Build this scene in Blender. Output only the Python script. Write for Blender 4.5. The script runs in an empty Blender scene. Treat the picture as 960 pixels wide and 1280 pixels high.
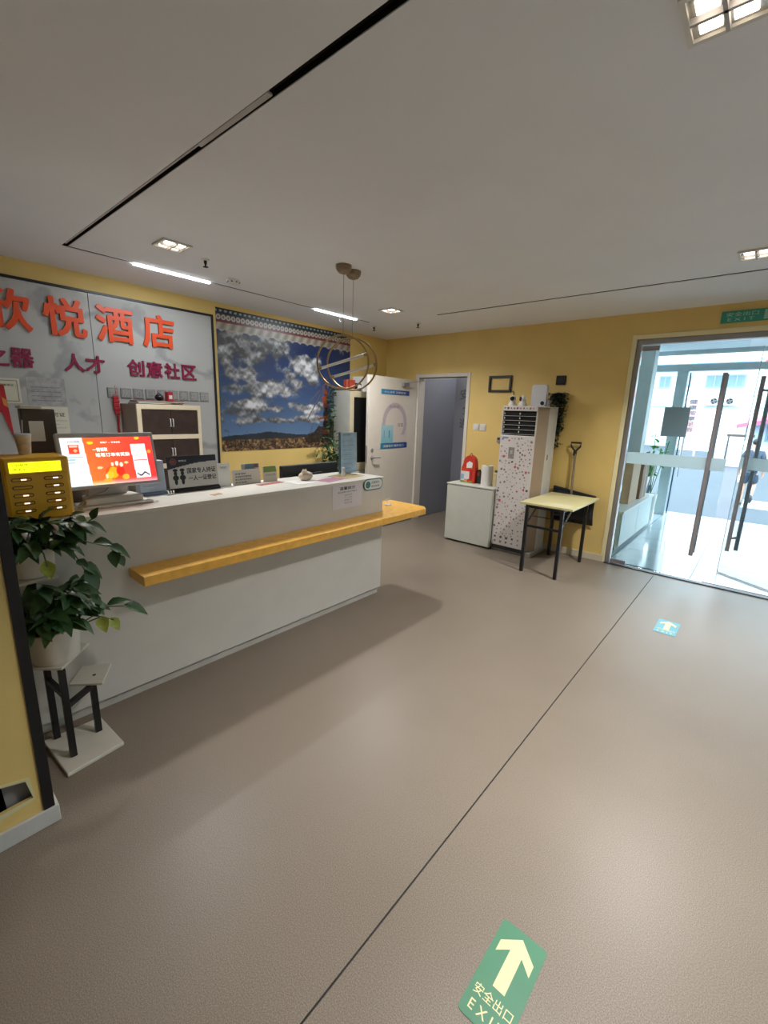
import bpy, bmesh, math, random
import numpy as np
from mathutils import Vector, Matrix, noise as mnoise

random.seed(7)
SC = bpy.context.scene
COL = SC.collection
PI = math.pi

# ------------------------------------------------------------------ camera, sky, exposure
F_PX = 548.98
cam_data = bpy.data.cameras.new('camera')
cam_data.sensor_fit = 'VERTICAL'
cam_data.sensor_height = 24.0
cam_data.lens = F_PX * 24.0 / 1280.0
cam_data.clip_end = 300
cam = bpy.data.objects.new('camera', cam_data)
COL.objects.link(cam)
CR = Vector((0.75478141, 0.65523923, 0.03108963))
CU = Vector((-0.16874079, 0.14813927, 0.97446462))
CW = Vector((-0.63390186, 0.74075387, -0.22237836))
m4 = Matrix.Identity(4)
for i in range(3):
    m4[i][0], m4[i][1], m4[i][2] = CR[i], CU[i], -CW[i]
m4.translation = (0, 0, 1.6)
cam.matrix_world = m4
SC.camera = cam

world = bpy.data.worlds.new('overcast_sky')
SC.world = world
world.use_nodes = True
bg = world.node_tree.nodes['Background']
bg.inputs[0].default_value = (0.72, 0.88, 1.0, 1)
bg.inputs[1].default_value = 3.4

sun_d = bpy.data.lights.new('hazy_sun', 'SUN')
sun_d.energy = 1.6
sun_d.angle = 0.3
sun_d.color = (1.0, 0.97, 0.92)
sun = bpy.data.objects.new('hazy_sun', sun_d)
sun.rotation_euler = (math.radians(38), 0, math.radians(-25))
COL.objects.link(sun)

SC.view_settings.view_transform = 'Standard'
SC.view_settings.look = 'None'
SC.view_settings.gamma = 1
SC.view_settings.use_curve_mapping = False
SC.view_settings.exposure = 1.14
SC.cycles.use_denoising = True
SC.cycles.max_bounces = 10
SC.cycles.diffuse_bounces = 5
SC.cycles.transparent_max_bounces = 24
SC.cycles.sample_clamp_indirect = 6

LAMP_W = 13.0      # grille downlights over the lobby
LAMP_DESK_W = 6.0  # the two weaker ones behind the desk
LED_W = 4.0        # each linear light

# ------------------------------------------------------------------ materials
def lin(c):
    if isinstance(c, str):
        c = c.lstrip('#')
        c = tuple(int(c[i:i + 2], 16) / 255 for i in (0, 2, 4))
    return tuple((x / 12.92 if x <= 0.04045 else ((x + 0.055) / 1.055) ** 2.4) for x in c)

_mats = {}
def mat(name, c, rough=0.5, metal=0.0, var=0.06, scale=8.0, bump=0.0, bscale=60.0, emit=0.0, coat=0.0):
    if name in _mats:
        return _mats[name]
    m = bpy.data.materials.new(name)
    m.use_nodes = True
    nt = m.node_tree
    b = nt.nodes['Principled BSDF']
    L = lin(c)
    b.inputs['Roughness'].default_value = rough
    b.inputs['Metallic'].default_value = metal
    if coat:
        b.inputs['Coat Weight'].default_value = coat
    tc = nt.nodes.new('ShaderNodeTexCoord')
    if var > 0:
        nz = nt.nodes.new('ShaderNodeTexNoise')
        nz.inputs['Scale'].default_value = scale
        nz.inputs['Detail'].default_value = 4
        rp = nt.nodes.new('ShaderNodeValToRGB')
        rp.color_ramp.elements[0].position = 0.3
        rp.color_ramp.elements[1].position = 0.7
        rp.color_ramp.elements[0].color = tuple(x * (1 - var) for x in L) + (1,)
        rp.color_ramp.elements[1].color = tuple(min(1, x * (1 + var)) for x in L) + (1,)
        nt.links.new(tc.outputs['Object'], nz.inputs['Vector'])
        nt.links.new(nz.outputs['Fac'], rp.inputs['Fac'])
        nt.links.new(rp.outputs['Color'], b.inputs['Base Color'])
    else:
        b.inputs['Base Color'].default_value = L + (1,)
    if bump > 0:
        n2 = nt.nodes.new('ShaderNodeTexNoise')
        n2.inputs['Scale'].default_value = bscale
        n2.inputs['Detail'].default_value = 3
        bp = nt.nodes.new('ShaderNodeBump')
        bp.inputs['Strength'].default_value = bump
        bp.inputs['Distance'].default_value = 0.01
        nt.links.new(tc.outputs['Object'], n2.inputs['Vector'])
        nt.links.new(n2.outputs['Fac'], bp.inputs['Height'])
        nt.links.new(bp.outputs['Normal'], b.inputs['Normal'])
    if emit > 0:
        b.inputs['Emission Color'].default_value = L + (1,)
        b.inputs['Emission Strength'].default_value = emit
    _mats[name] = m
    return m

def floor_mat():
    m = bpy.data.materials.new('speckled_vinyl')
    m.use_nodes = True
    nt = m.node_tree
    b = nt.nodes['Principled BSDF']
    tc = nt.nodes.new('ShaderNodeTexCoord')
    def nz(sc, det=3):
        n = nt.nodes.new('ShaderNodeTexNoise')
        n.inputs['Scale'].default_value = sc
        n.inputs['Detail'].default_value = det
        nt.links.new(tc.outputs['Object'], n.inputs['Vector'])
        return n
    n1 = nz(300, 2)
    r1 = nt.nodes.new('ShaderNodeValToRGB')
    els = r1.color_ramp.elements
    els[0].position, els[0].color = 0.30, lin('#6c6156') + (1,)
    els[1].position, els[1].color = 0.72, lin('#998d7f') + (1,)
    e = els.new(0.5); e.color = lin('#837769') + (1,)
    nt.links.new(n1.outputs['Fac'], r1.inputs['Fac'])
    n2 = nz(1.6, 5)
    r2 = nt.nodes.new('ShaderNodeValToRGB')
    r2.color_ramp.elements[0].position, r2.color_ramp.elements[0].color = 0.3, (0.90, 0.89, 0.88, 1)
    r2.color_ramp.elements[1].position, r2.color_ramp.elements[1].color = 0.7, (1, 1, 1, 1)
    nt.links.new(n2.outputs['Fac'], r2.inputs['Fac'])
    mx = nt.nodes.new('ShaderNodeMix'); mx.data_type = 'RGBA'; mx.blend_type = 'MULTIPLY'
    mx.inputs[0].default_value = 1
    nt.links.new(r1.outputs['Color'], mx.inputs[6])
    nt.links.new(r2.outputs['Color'], mx.inputs[7])
    nt.links.new(mx.outputs[2], b.inputs['Base Color'])
    rr = nt.nodes.new('ShaderNodeMapRange')
    rr.inputs['To Min'].default_value = 0.34
    rr.inputs['To Max'].default_value = 0.43
    nt.links.new(n2.outputs['Fac'], rr.inputs['Value'])
    nt.links.new(rr.outputs[0], b.inputs['Roughness'])
    b.inputs['Specular IOR Level'].default_value = 0.36
    bp = nt.nodes.new('ShaderNodeBump')
    bp.inputs['Strength'].default_value = 0.015
    bp.inputs['Distance'].default_value = 0.004
    nt.links.new(n1.outputs['Fac'], bp.inputs['Height'])
    nt.links.new(bp.outputs['Normal'], b.inputs['Normal'])
    return m

def marble_mat():
    m = bpy.data.materials.new('white_marble')
    m.use_nodes = True
    nt = m.node_tree
    b = nt.nodes['Principled BSDF']
    tc = nt.nodes.new('ShaderNodeTexCoord')
    mp = nt.nodes.new('ShaderNodeMapping')
    mp.inputs['Rotation'].default_value = (0.9, 0.2, 0.3)
    w = nt.nodes.new('ShaderNodeTexWave')
    w.inputs['Scale'].default_value = 0.9
    w.inputs['Distortion'].default_value = 9
    w.inputs['Detail'].default_value = 5
    w.inputs['Detail Scale'].default_value = 1.3
    rp = nt.nodes.new('ShaderNodeValToRGB')
    rp.color_ramp.elements[0].position, rp.color_ramp.elements[0].color = 0.0, lin('#9b9b9b') + (1,)
    rp.color_ramp.elements[1].position, rp.color_ramp.elements[1].color = 0.09, lin('#b4b3b1') + (1,)
    nt.links.new(tc.outputs['Object'], mp.inputs['Vector'])
    nt.links.new(mp.outputs['Vector'], w.inputs['Vector'])
    nt.links.new(w.outputs['Fac'], rp.inputs['Fac'])
    nt.links.new(rp.outputs['Color'], b.inputs['Base Color'])
    b.inputs['Roughness'].default_value = 0.08
    return m

def glass_mat(name, tint, refl=0.09):
    m = bpy.data.materials.new(name)
    m.use_nodes = True
    nt = m.node_tree
    nt.nodes.clear()
    out = nt.nodes.new('ShaderNodeOutputMaterial')
    tr = nt.nodes.new('ShaderNodeBsdfTransparent')
    tr.inputs[0].default_value = tint + (1,)
    gl = nt.nodes.new('ShaderNodeBsdfGlossy')
    gl.inputs['Roughness'].default_value = 0.02
    fr = nt.nodes.new('ShaderNodeFresnel')
    fr.inputs['IOR'].default_value = 1.45
    mx = nt.nodes.new('ShaderNodeMixShader')
    nt.links.new(fr.outputs[0], mx.inputs[0])
    nt.links.new(tr.outputs[0], mx.inputs[1])
    nt.links.new(gl.outputs[0], mx.inputs[2])
    nt.links.new(mx.outputs[0], out.inputs[0])
    return m

def frosted_mat():
    m = bpy.data.materials.new('frosted_film')
    m.use_nodes = True
    nt = m.node_tree
    nt.nodes.clear()
    out = nt.nodes.new('ShaderNodeOutputMaterial')
    tr = nt.nodes.new('ShaderNodeBsdfTransparent')
    tr.inputs[0].default_value = (0.9, 0.98, 1, 1)
    df = nt.nodes.new('ShaderNodeBsdfTranslucent')
    df.inputs[0].default_value = (0.86, 0.93, 0.93, 1)
    d2 = nt.nodes.new('ShaderNodeBsdfDiffuse')
    d2.inputs[0].default_value = (0.80, 0.87, 0.87, 1)
    ad = nt.nodes.new('ShaderNodeMixShader'); ad.inputs[0].default_value = 0.35
    mx = nt.nodes.new('ShaderNodeMixShader'); mx.inputs[0].default_value = 0.82
    nt.links.new(df.outputs[0], ad.inputs[1]); nt.links.new(d2.outputs[0], ad.inputs[2])
    nt.links.new(tr.outputs[0], mx.inputs[1]); nt.links.new(ad.outputs[0], mx.inputs[2])
    nt.links.new(mx.outputs[0], out.inputs[0])
    return m

def print_mat(name, rough=0.4, emit=0.0):
    m = bpy.data.materials.new(name)
    m.use_nodes = True
    nt = m.node_tree
    b = nt.nodes['Principled BSDF']
    at = nt.nodes.new('ShaderNodeVertexColor')
    at.layer_name = 'Print'
    b.inputs['Roughness'].default_value = rough
    if emit > 0:
        b.inputs['Base Color'].default_value = (0.02, 0.02, 0.02, 1)
        nt.links.new(at.outputs['Color'], b.inputs['Emission Color'])
        b.inputs['Emission Strength'].default_value = emit
    else:
        nt.links.new(at.outputs['Color'], b.inputs['Base Color'])
    return m

YELLOW = mat('yellow_wall_paint', '#e3c478', 0.6, var=0.04, scale=3, bump=0.06, bscale=140)
CEIL = mat('white_ceiling_paint', '#eaecf1', 0.8, var=0.02, scale=2)
WHITE = mat('white_paint', '#dcd9d3', 0.5, var=0.03)
OFFWHITE = mat('off_white_laminate', '#d2cec5', 0.38, var=0.03, scale=5)
DOORW = mat('door_white', '#d9d2c6', 0.4, var=0.02)
BLACK = mat('black_metal', '#17171a', 0.4, var=0.1)
DARK = mat('near_black', '#0b0b0c', 0.8, var=0)
BROWNDK = mat('groove_dark', '#14110f', 0.7, var=0.1)
STEEL = mat('brushed_steel', '#a39fa2', 0.35, metal=0.45, var=0.05, scale=30)
GREYFR = mat('grey_aluminium', '#a7a5a2', 0.35, metal=0.6, var=0.04)
CHROME = mat('chrome', '#e4e2de', 0.25, metal=0.25, var=0)
CREAMTRIM = mat('cream_trim', '#ece0b0', 0.5, var=0.03)
FLOORM = floor_mat()
MARBLE = marble_mat()
GLASS = glass_mat('clear_glass', (0.93, 0.985, 0.99))
FROST = frosted_mat()
PRINT = print_mat('flat_print', 0.45)
SCREEN = print_mat('lit_screen', 0.2, emit=0.72)
ORANGE = mat('orange_letter', '#e0512a', 0.35, var=0.03)
MAROON = mat('maroon_letter', '#8c1f45', 0.35, var=0.03)
PAPER = mat('paper_white', '#e2e0dc', 0.6, var=0.02)
PAPERC = mat('paper_cream', '#d5d0bd', 0.6, var=0.03)
INK = mat('ink_dark', '#2b2b2e', 0.6, var=0)
INKG = mat('ink_grey', '#77767a', 0.6, var=0)
SHELFY = mat('yellow_wood', '#e8b048', 0.4, var=0.12, scale=22)
WALNUT = mat('dark_walnut', '#3b2b25', 0.4, var=0.25, scale=14)
MAPLE = mat('pale_maple', '#dccdb1', 0.45, var=0.05, scale=12)
LEAFM = mat('leaf_green', '#2f4f2a', 0.4, var=0.35, scale=20)
LEAFY = mat('leaf_yellowing', '#8f9a3c', 0.45, var=0.3, scale=25)
STEMM = mat('stem_green', '#4d6b35', 0.5, var=0.15)
SOIL = mat('potting_soil', '#2b211a', 0.95, var=0.3, scale=60)
POTM = mat('pot_ceramic', '#d8d2c8', 0.35, var=0.03)
GREENS = mat('exit_green', '#3f7f5c', 0.5, var=0.05)
LUMI = mat('luminous_cream', '#dcd6a4', 0.5, var=0.03)
PBY = mat('powerbank_yellow', '#dfab2a', 0.35, var=0.04)
LCDY = mat('lcd_yellow', '#f2ff1a', 0.3, var=0, emit=0.62)
LCDI = mat('lcd_ink', '#8f9410', 0.4, var=0)
REDM = mat('red_cloth', '#b3202a', 0.6, var=0.15)
BLUEP = mat('pale_blue_board', '#a9c6dc', 0.4, var=0.12, scale=18)
LEDM = mat('led_white', '#f4fbff', 0.4, var=0, emit=9.0)
LAMPM = mat('lamp_warm', '#fff1dc', 0.4, var=0, emit=2.6)
GREYPL = mat('grey_plastic', '#8d8c8c', 0.4, var=0.04)
SILVER = mat('silver_plastic', '#b4b1b2', 0.4, metal=0.0, var=0.03)
GOLD = mat('champagne_gold', '#b39a6c', 0.3, metal=0.9, var=0.04)

# ------------------------------------------------------------------ mesh builder
class MB:
    def __init__(s):
        s.v, s.f, s.mi = [], [], []
    def add(s, vs, fs, mi=0):
        o = len(s.v)
        s.v += [tuple(x) for x in vs]
        s.f += [tuple(i + o for i in f) for f in fs]
        s.mi += [mi] * len(fs)
        return s
    def box(s, x0, x1, y0, y1, z0, z1, mi=0):
        vs = [(x0, y0, z0), (x1, y0, z0), (x1, y1, z0), (x0, y1, z0), (x0, y0, z1), (x1, y0, z1), (x1, y1, z1), (x0, y1, z1)]
        return s.add(vs, [(3, 2, 1, 0), (4, 5, 6, 7), (0, 1, 5, 4), (1, 2, 6, 5), (2, 3, 7, 6), (3, 0, 4, 7)], mi)
    def prism(s, pts, n, mi=0):
        """polygon pts (3d) extruded by vector n"""
        k = len(pts)
        a = [Vector(p) for p in pts]
        b = [p + Vector(n) for p in a]
        fs = [tuple(range(k))[::-1], tuple(range(k, 2 * k))] + [(i, (i + 1) % k, k + (i + 1) % k, k + i) for i in range(k)]
        return s.add(a + b, fs, mi)
    def bar(s, p, q, w, h, mi=0, up=(0, 0, 1)):
        p, q = Vector(p), Vector(q)
        d = (q - p).normalized()
        u = Vector(up)
        if abs(d.dot(u)) > 0.95:
            u = Vector((1, 0, 0))
        sd = d.cross(u).normalized() * (w / 2)
        uu = sd.cross(d).normalized() * (h / 2)
        return s.prism([p - sd - uu, p + sd - uu, p + sd + uu, p - sd + uu], q - p, mi)
    def tube(s, pts, r, n=10, mi=0, closed=False, cap=True):
        pts = [Vector(p) for p in pts]
        k = len(pts)
        rs = r if isinstance(r, (list, tuple)) else [r] * k
        rings = []
        ref = None
        for i, p in enumerate(pts):
            if closed:
                t = pts[(i + 1) % k] - pts[i - 1]
            else:
                t = pts[min(i + 1, k - 1)] - pts[max(i - 1, 0)]
            t.normalize()
            if ref is None:
                ref = Vector((0, 0, 1)) if abs(t.z) < 0.9 else Vector((1, 0, 0))
            a = (ref - t * ref.dot(t)).normalized()
            ref = a
            b = t.cross(a)
            rings.append([p + (a * math.cos(2 * PI * j / n) + b * math.sin(2 * PI * j / n)) * rs[i] for j in range(n)])
        vs = [v for rg in rings for v in rg]
        fs = []
        for i in range(k if closed else k - 1):
            i2 = (i + 1) % k
            for j in range(n):
                j2 = (j + 1) % n
                fs.append((i * n + j, i * n + j2, i2 * n + j2, i2 * n + j))
        if cap and not closed:
            fs.append(tuple(range(n))[::-1])
            fs.append(tuple((k - 1) * n + j for j in range(n)))
        return s.add(vs, fs, mi)
    def lathe(s, c, prof, n=24, mi=0, axis='z', sx=1.0, sy=1.0):
        c = Vector(c)
        vs, fs = [], []
        for r, h in prof:
            for j in range(n):
                a = 2 * PI * j / n
                if axis == 'z':
                    vs.append(c + Vector((r * math.cos(a) * sx, r * math.sin(a) * sy, h)))
                elif axis == 'x':
                    vs.append(c + Vector((h, r * math.cos(a) * sx, r * math.sin(a) * sy)))
                else:
                    vs.append(c + Vector((r * math.cos(a) * sx, h, r * math.sin(a) * sy)))
        k = len(prof)
        for i in range(k - 1):
            for j in range(n):
                j2 = (j + 1) % n
                fs.append((i * n + j, i * n + j2, (i + 1) * n + j2, (i + 1) * n + j))
        if prof[0][0] > 1e-6:
            fs.append(tuple(range(n))[::-1])
        if prof[-1][0] > 1e-6:
            fs.append(tuple((k - 1) * n + j for j in range(n)))
        return s.add(vs, fs, mi)
    def ball(s, c, rx, ry=None, rz=None, n=16, m=9, mi=0):
        ry = ry or rx
        rz = rz or rx
        prof = [(math.sin(PI * i / m), -math.cos(PI * i / m)) for i in range(m + 1)]
        o = len(s.v)
        s.lathe((0, 0, 0), prof, n, mi)
        for i in range(o, len(s.v)):
            x, y, z = s.v[i]
            s.v[i] = (c[0] + x * rx, c[1] + y * ry, c[2] + z * rz)
        return s
    def build(s, name, mats, parent=None, bevel=0.0, smooth=False, loc=None):
        """verts in world coordinates (or in the thing's own space when the thing has local=True)"""
        me = bpy.data.meshes.new(name)
        off = Vector((0, 0, 0))
        if parent is not None and not parent.get('local_space'):
            off = wloc(parent)
        elif parent is None and loc is not None:
            off = Vector(loc)
        me.from_pydata([tuple(Vector(v) - off) for v in s.v], [], s.f)
        if not isinstance(mats, (list, tuple)):
            mats = [mats]
        for m in mats:
            me.materials.append(m)
        me.polygons.foreach_set('material_index', s.mi)
        bm = bmesh.new(); bm.from_mesh(me)
        if bevel == 0 and smooth:
            bmesh.ops.remove_doubles(bm, verts=bm.verts, dist=1e-6)
        bmesh.ops.recalc_face_normals(bm, faces=bm.faces)
        bm.to_mesh(me); bm.free()
        if smooth:
            me.polygons.foreach_set('use_smooth', [True] * len(me.polygons))
            me.set_sharp_from_angle(angle=math.radians(42))
        me.update()
        o = bpy.data.objects.new(name, me)
        COL.objects.link(o)
        if parent is not None:
            o.parent = parent
        elif loc is not None:
            o.location = loc
        if bevel > 0:
            b = o.modifiers.new('bevel', 'BEVEL')
            b.width = bevel; b.segments = 2; b.limit_method = 'ANGLE'
        return o

def wloc(o):
    p = Vector((0, 0, 0))
    while o is not None:
        p += o.location
        o = o.parent
    return p

def tag(o, label=None, cat=None, group=None, kind=None):
    if label: o['label'] = label
    if cat: o['category'] = cat
    if group: o['group'] = group
    if kind: o['kind'] = kind
    return o

def thing(name, label, cat, loc, group=None, rot=None, kind=None):
    o = bpy.data.objects.new(name, None)
    o.empty_display_size = 0.1
    COL.objects.link(o)
    o.location = loc
    if rot:
        o.rotation_euler = rot
        o['local_space'] = 1
    return tag(o, label, cat, group, kind)

def structure(mb, name, mats, label, bevel=0.0):
    o = mb.build(name, mats, None, bevel)
    return tag(o, label, None, None, 'structure')

def place(o, parent):
    o.parent = parent
    return o

_dg = None
def text_mesh(s, bold=0.0):
    c = bpy.data.curves.new('lettering', 'FONT')
    c.body = s
    c.size = 1
    c.offset = bold
    c.resolution_u = 3
    o = bpy.data.objects.new('lettering', c)
    COL.objects.link(o)
    dg = bpy.context.evaluated_depsgraph_get()
    me = bpy.data.meshes.new_from_object(o.evaluated_get(dg))
    COL.objects.unlink(o)
    bpy.data.objects.remove(o)
    bpy.data.curves.remove(c)
    return me

def text(s, org, u, v, w, h, m, parent, name='lettering', bold=0.0, depth=0.0, keep=False):
    """lettering filling the rectangle org + [0,w]u + [0,h]v ; depth along u x v"""
    src = text_mesh(s)
    P = np.array([vv.co[:] for vv in src.vertices])
    if len(P) == 0:
        return None
    lo, hi = P.min(0) - bold, P.max(0) + bold
    sp = np.maximum(hi - lo, 1e-6)
    sx, sy = w / sp[0], h / sp[1]
    if keep:
        sx = sy = min(sx, sy)
    u, v = Vector(u).normalized(), Vector(v).normalized()
    n = u.cross(v)
    org = Vector(org)
    fs = [tuple(p.vertices) for p in src.polygons]
    bpy.data.meshes.remove(src)
    if bold <= 0:
        shifts = [(0, 0)]
    else:
        q = 8 if depth > 0 else 4
        shifts = [(bold * math.cos(2 * PI * (i + .5) / q), bold * math.sin(2 * PI * (i + .5) / q)) for i in range(q)]
    mb = MB()
    for si, (dx, dy) in enumerate(shifts):
        vs = [org + u * ((p[0] + dx - lo[0]) * sx) + v * ((p[1] + dy - lo[1]) * sy) for p in P]
        if depth > 0:
            k = len(vs)
            edges = set((f[i], f[(i + 1) % len(f)]) for f in fs for i in range(len(f)))
            top = [p + n * (depth - .0001 * si) for p in vs]
            sides = [(a, b, b + k, a + k) for (a, b) in edges if (b, a) not in edges]
            mb.add(vs + top, [tuple(i + k for i in f) for f in fs] + sides)
        else:
            mb.add([p + n * (.00003 * si) for p in vs], fs)
    return mb_raw(mb, name, m, parent)

def mb_raw(mb, name, m, parent):
    me = bpy.data.meshes.new(name)
    off = wloc(parent) if (parent is not None and not parent.get('local_space')) else Vector((0, 0, 0))
    me.from_pydata([tuple(Vector(x) - off) for x in mb.v], [], mb.f)
    for mm in (m if isinstance(m, (list, tuple)) else [m]):
        me.materials.append(mm)
    if len(set(mb.mi)) > 1:
        me.polygons.foreach_set('material_index', mb.mi)
    o = bpy.data.objects.new(name, me)
    COL.objects.link(o)
    if parent is not None:
        o.parent = parent
    return o

def printed(name, org, u, v, w, h, nx, ny, fn, parent, m=None):
    """a flat sheet whose print is stored per vertex; fn(U, V) -> sRGB arrays, U,V in 0..1"""
    U, V = np.meshgrid(np.linspace(0, 1, nx), np.linspace(0, 1, ny))
    rgb = np.clip(np.stack(fn(U, V), -1), 0, 1).reshape(-1, 3)
    l = np.where(rgb <= 0.04045, rgb / 12.92, ((rgb + 0.055) / 1.055) ** 2.4)
    u, v = np.array(Vector(u).normalized()), np.array(Vector(v).normalized())
    off = np.array(wloc(parent)) if (parent is not None and not parent.get('local_space')) else np.zeros(3)
    P = np.array(org) - off + U.reshape(-1, 1) * w * u + V.reshape(-1, 1) * h * v
    idx = np.arange(nx * ny).reshape(ny, nx)
    F = np.stack([idx[:-1, :-1], idx[:-1, 1:], idx[1:, 1:], idx[1:, :-1]], -1).reshape(-1, 4)
    me = bpy.data.meshes.new(name)
    me.from_pydata(P.tolist(), [], F.tolist())
    ca = me.color_attributes.new('Print', 'FLOAT_COLOR', 'POINT')
    ca.data.foreach_set('color', np.concatenate([l, np.ones((len(l), 1))], 1).astype(np.float32).ravel())
    me.materials.append(m or PRINT)
    o = bpy.data.objects.new(name, me)
    COL.objects.link(o)
    if parent is not None:
        o.parent = parent
    return o

def vnoise(U, V, scale, seed, octs=5):
    rng = np.random.RandomState(seed)
    out = np.zeros_like(U); amp = 1.0; tot = 0
    for k in range(octs):
        g = rng.rand(64, 64)
        x = (U * scale) % 64; y = (V * scale) % 64
        xi, yi = np.floor(x).astype(int), np.floor(y).astype(int)
        fx, fy = x - xi, y - yi
        fx = fx * fx * (3 - 2 * fx); fy = fy * fy * (3 - 2 * fy)
        a = g[yi % 64, xi % 64]; b = g[yi % 64, (xi + 1) % 64]
        c = g[(yi + 1) % 64, xi % 64]; d = g[(yi + 1) % 64, (xi + 1) % 64]
        out += amp * ((a * (1 - fx) + b * fx) * (1 - fy) + (c * (1 - fx) + d * fx) * fy)
        tot += amp; amp *= 0.5; scale *= 2.03
    return out / tot

# ------------------------------------------------------------------ dimensions
XL, YB, ZC = -4.58, 5.296, 2.654
X = (1, 0, 0); Y = (0, 1, 0); Z = (0, 0, 1); NX = (-1, 0, 0); NY = (0, -1, 0)

# ------------------------------------------------------------------ room shell
mb = MB()
mb.box(-4.75, -0.683, -4.0, 5.42, -0.05, 0).box(-0.677, 4.6, -4.0, 5.36, -0.05, 0).box(-0.683, -0.677, -4, 5.36, -0.05, -0.006)
mb.box(-4.2, -2.7, 5.42, 6.5, -0.05, 0)
structure(mb, 'floor', FLOORM, 'speckled taupe vinyl floor of the lobby with one dark seam')
structure(MB().box(-0.682, -0.678, -4, 5.2, -0.006, -0.0015), 'trim_1', BROWNDK, 'dark seam line running along the lobby floor')

structure(MB().box(-4.75, XL, -4.0, 5.45, 0, ZC), 'wall_left', YELLOW, 'yellow wall behind the reception desk')
mb = MB()
DX0, DX1, DZ = -3.95, -3.15, 2.09
GX0, GX1, GZ = -1.19, 4.35, 2.40
mb.box(XL, DX0, YB, YB + .14, 0, ZC).box(DX0, DX1, YB, YB + .14, DZ, ZC).box(DX1, GX0, YB, YB + .14, 0, ZC)
mb.box(GX0, GX1, YB, YB + .14, GZ, ZC).box(GX1, 4.6, YB, YB + .14, 0, ZC)
structure(mb, 'wall_back', YELLOW, 'yellow back wall with the side door and the glass entrance')
structure(MB().box(4.6, 4.7, -4.0, 5.45, 0, ZC), 'wall_right', WHITE, 'white right wall of the lobby')
structure(MB().box(-4.75, 4.7, -4.1, -4.0, 0, ZC), 'wall_front', WHITE, 'white wall behind the viewer')

# ceiling with three real slots
GL_Y0, GL_Y1 = 1.062, 1.097          # groove across
GV_X0, GV_X1 = -3.932, -3.902        # groove with the linear lights
GR_Y0, GR_Y1 = 4.262, 4.296          # groove near the entrance
mb = MB()
T = 0.004
zs = (ZC, ZC + T)
mb.box(-4.75, GV_X0, -4.0, 5.45, *zs)
mb.box(GV_X0, 4.7, -4.0, GL_Y0, *zs)
mb.box(GV_X0, GV_X1, 4.2, 5.45, *zs)
mb.box(GV_X1, 4.7, GL_Y1, GR_Y0, *zs)
mb.box(GV_X1, -2.99, GR_Y0, GR_Y1, *zs)
mb.box(GV_X1, 4.7, GR_Y1, 5.45, *zs)
structure(mb, 'ceiling', CEIL, 'flat white ceiling cut by narrow dark grooves')
def trough(n, x0, x1, y0, y1, lab):
    t = 0.004
    zt = ZC + T
    m = MB().box(x0, x1, y0, y1, zt + .02, zt + .024)
    m.box(x0 - t, x0, y0, y1, zt, zt + .024).box(x1, x1 + t, y0, y1, zt, zt + .024)
    m.box(x0, x1, y0 - t, y0, zt, zt + .024).box(x0, x1, y1, y1 + t, zt, zt + .024)
    structure(m, n, BROWNDK, lab)
trough('trim_2', GV_X0, 4.6, GL_Y0, GL_Y1, 'wide dark ceiling groove crossing above the desk end')
trough('trim_3', GV_X0, GV_X1, GL_Y1 + .005, 4.2, 'thin dark ceiling groove holding the linear lights')
trough('trim_4', -2.99, 4.6, GR_Y0, GR_Y1, 'thin dark ceiling groove in front of the entrance')
# loose aluminium strip lying in the wide groove
mb = MB().box(-3.86, -1.50, GL_Y0 + .004, GL_Y0 + .013, ZC + .001, ZC + .012)
mb.box(-2.0, -1.50, GL_Y0 + .013, GL_Y0 + .026, ZC + .001, ZC + .008)
tag(mb.build('cover_strip', SILVER, None), 'loose silver cover strip lying in the wide ceiling groove', 'strip')

# near partition with a torn opening
PX, PY = -1.86, 0.258
mb = MB()
def facep(pts):
    mb.prism([(PX - .015, y, z) for y, z in pts], (.015, 0, 0))
HT = [(-.30, .33), (.085, .258), (.186, .228)]          # upper edge of the opening
HB = [(-.30, .02), (.093, .140), (.200, .146)]          # lower edge
facep([(-4, 0), (PY, 0), (PY, .146), (.200, .146), (.093, .140), (-.30, .02), (-4, .02)])
facep([(.200, .146), (PY, .146), (PY, ZC), (.186, ZC), (.186, .228)])
facep([(-4, .33), (-.30, .33), (.085, .258), (.186, .228), (.186, ZC), (-4, ZC)])
facep([(-4, .02), (-.30, .02), (-.30, .33), (-4, .33)])
mb.box(-2.02, -2.005, -4, PY, 0, ZC).box(-2.005, PX - .015, PY - .015, PY, 0, ZC)
structure(mb, 'wall_near', YELLOW, 'yellow partition wall at the near left with a torn opening low down')
mb = MB().box(-1.999, -1.985, -.35, .235, .0, .36).prism([(-1.90, .128, .10), (-1.90, .230, .10), (-1.90, .230, .30), (-1.90, .118, .30)], (.006, 0, 0), 1)  # near-black sheet stands in for the shade inside the opening
structure(mb, 'trim_5', [DARK, GREYPL], 'near-black sheet as cavity shade and grey plate behind the torn opening of the near partition')
mb = MB()
def torn(a, b, wa, wb):
    mb.prism([(PX, a[0], a[1]), (PX, b[0], b[1]), (PX, b[0] + wb[0], b[1] + wb[1]), (PX, a[0] + wa[0], a[1] + wa[1])], (.002, 0, 0))
torn((-.30, .02), (.093, .140), (0, -.018), (.005, -.020))
torn((.093, .140), (.200, .146), (.005, -.020), (.006, -.010))
torn((.200, .146), (.186, .228), (.006, -.004), (.012, .010))
torn((.186, .228), (.085, .258), (.012, .010), (.0, .008))
structure(mb, 'trim_6', mat('torn_paper', '#d9cf9e', .7), 'torn pale edge of the opening in the near partition')
structure(MB().box(PX, PX + .006, PY - .034, PY, .072, ZC), 'trim_7', BLACK, 'black corner strip on the near partition', )
structure(MB().box(PX, PX + .013, -4, PY + .012, 0, .072).box(-2.02, PX, PY, PY + .012, 0, .072), 'baseboard_near', mat('baseboard_grey_white', '#c4c1bb', .5), 'white skirting board along the near partition', .003)
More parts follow.
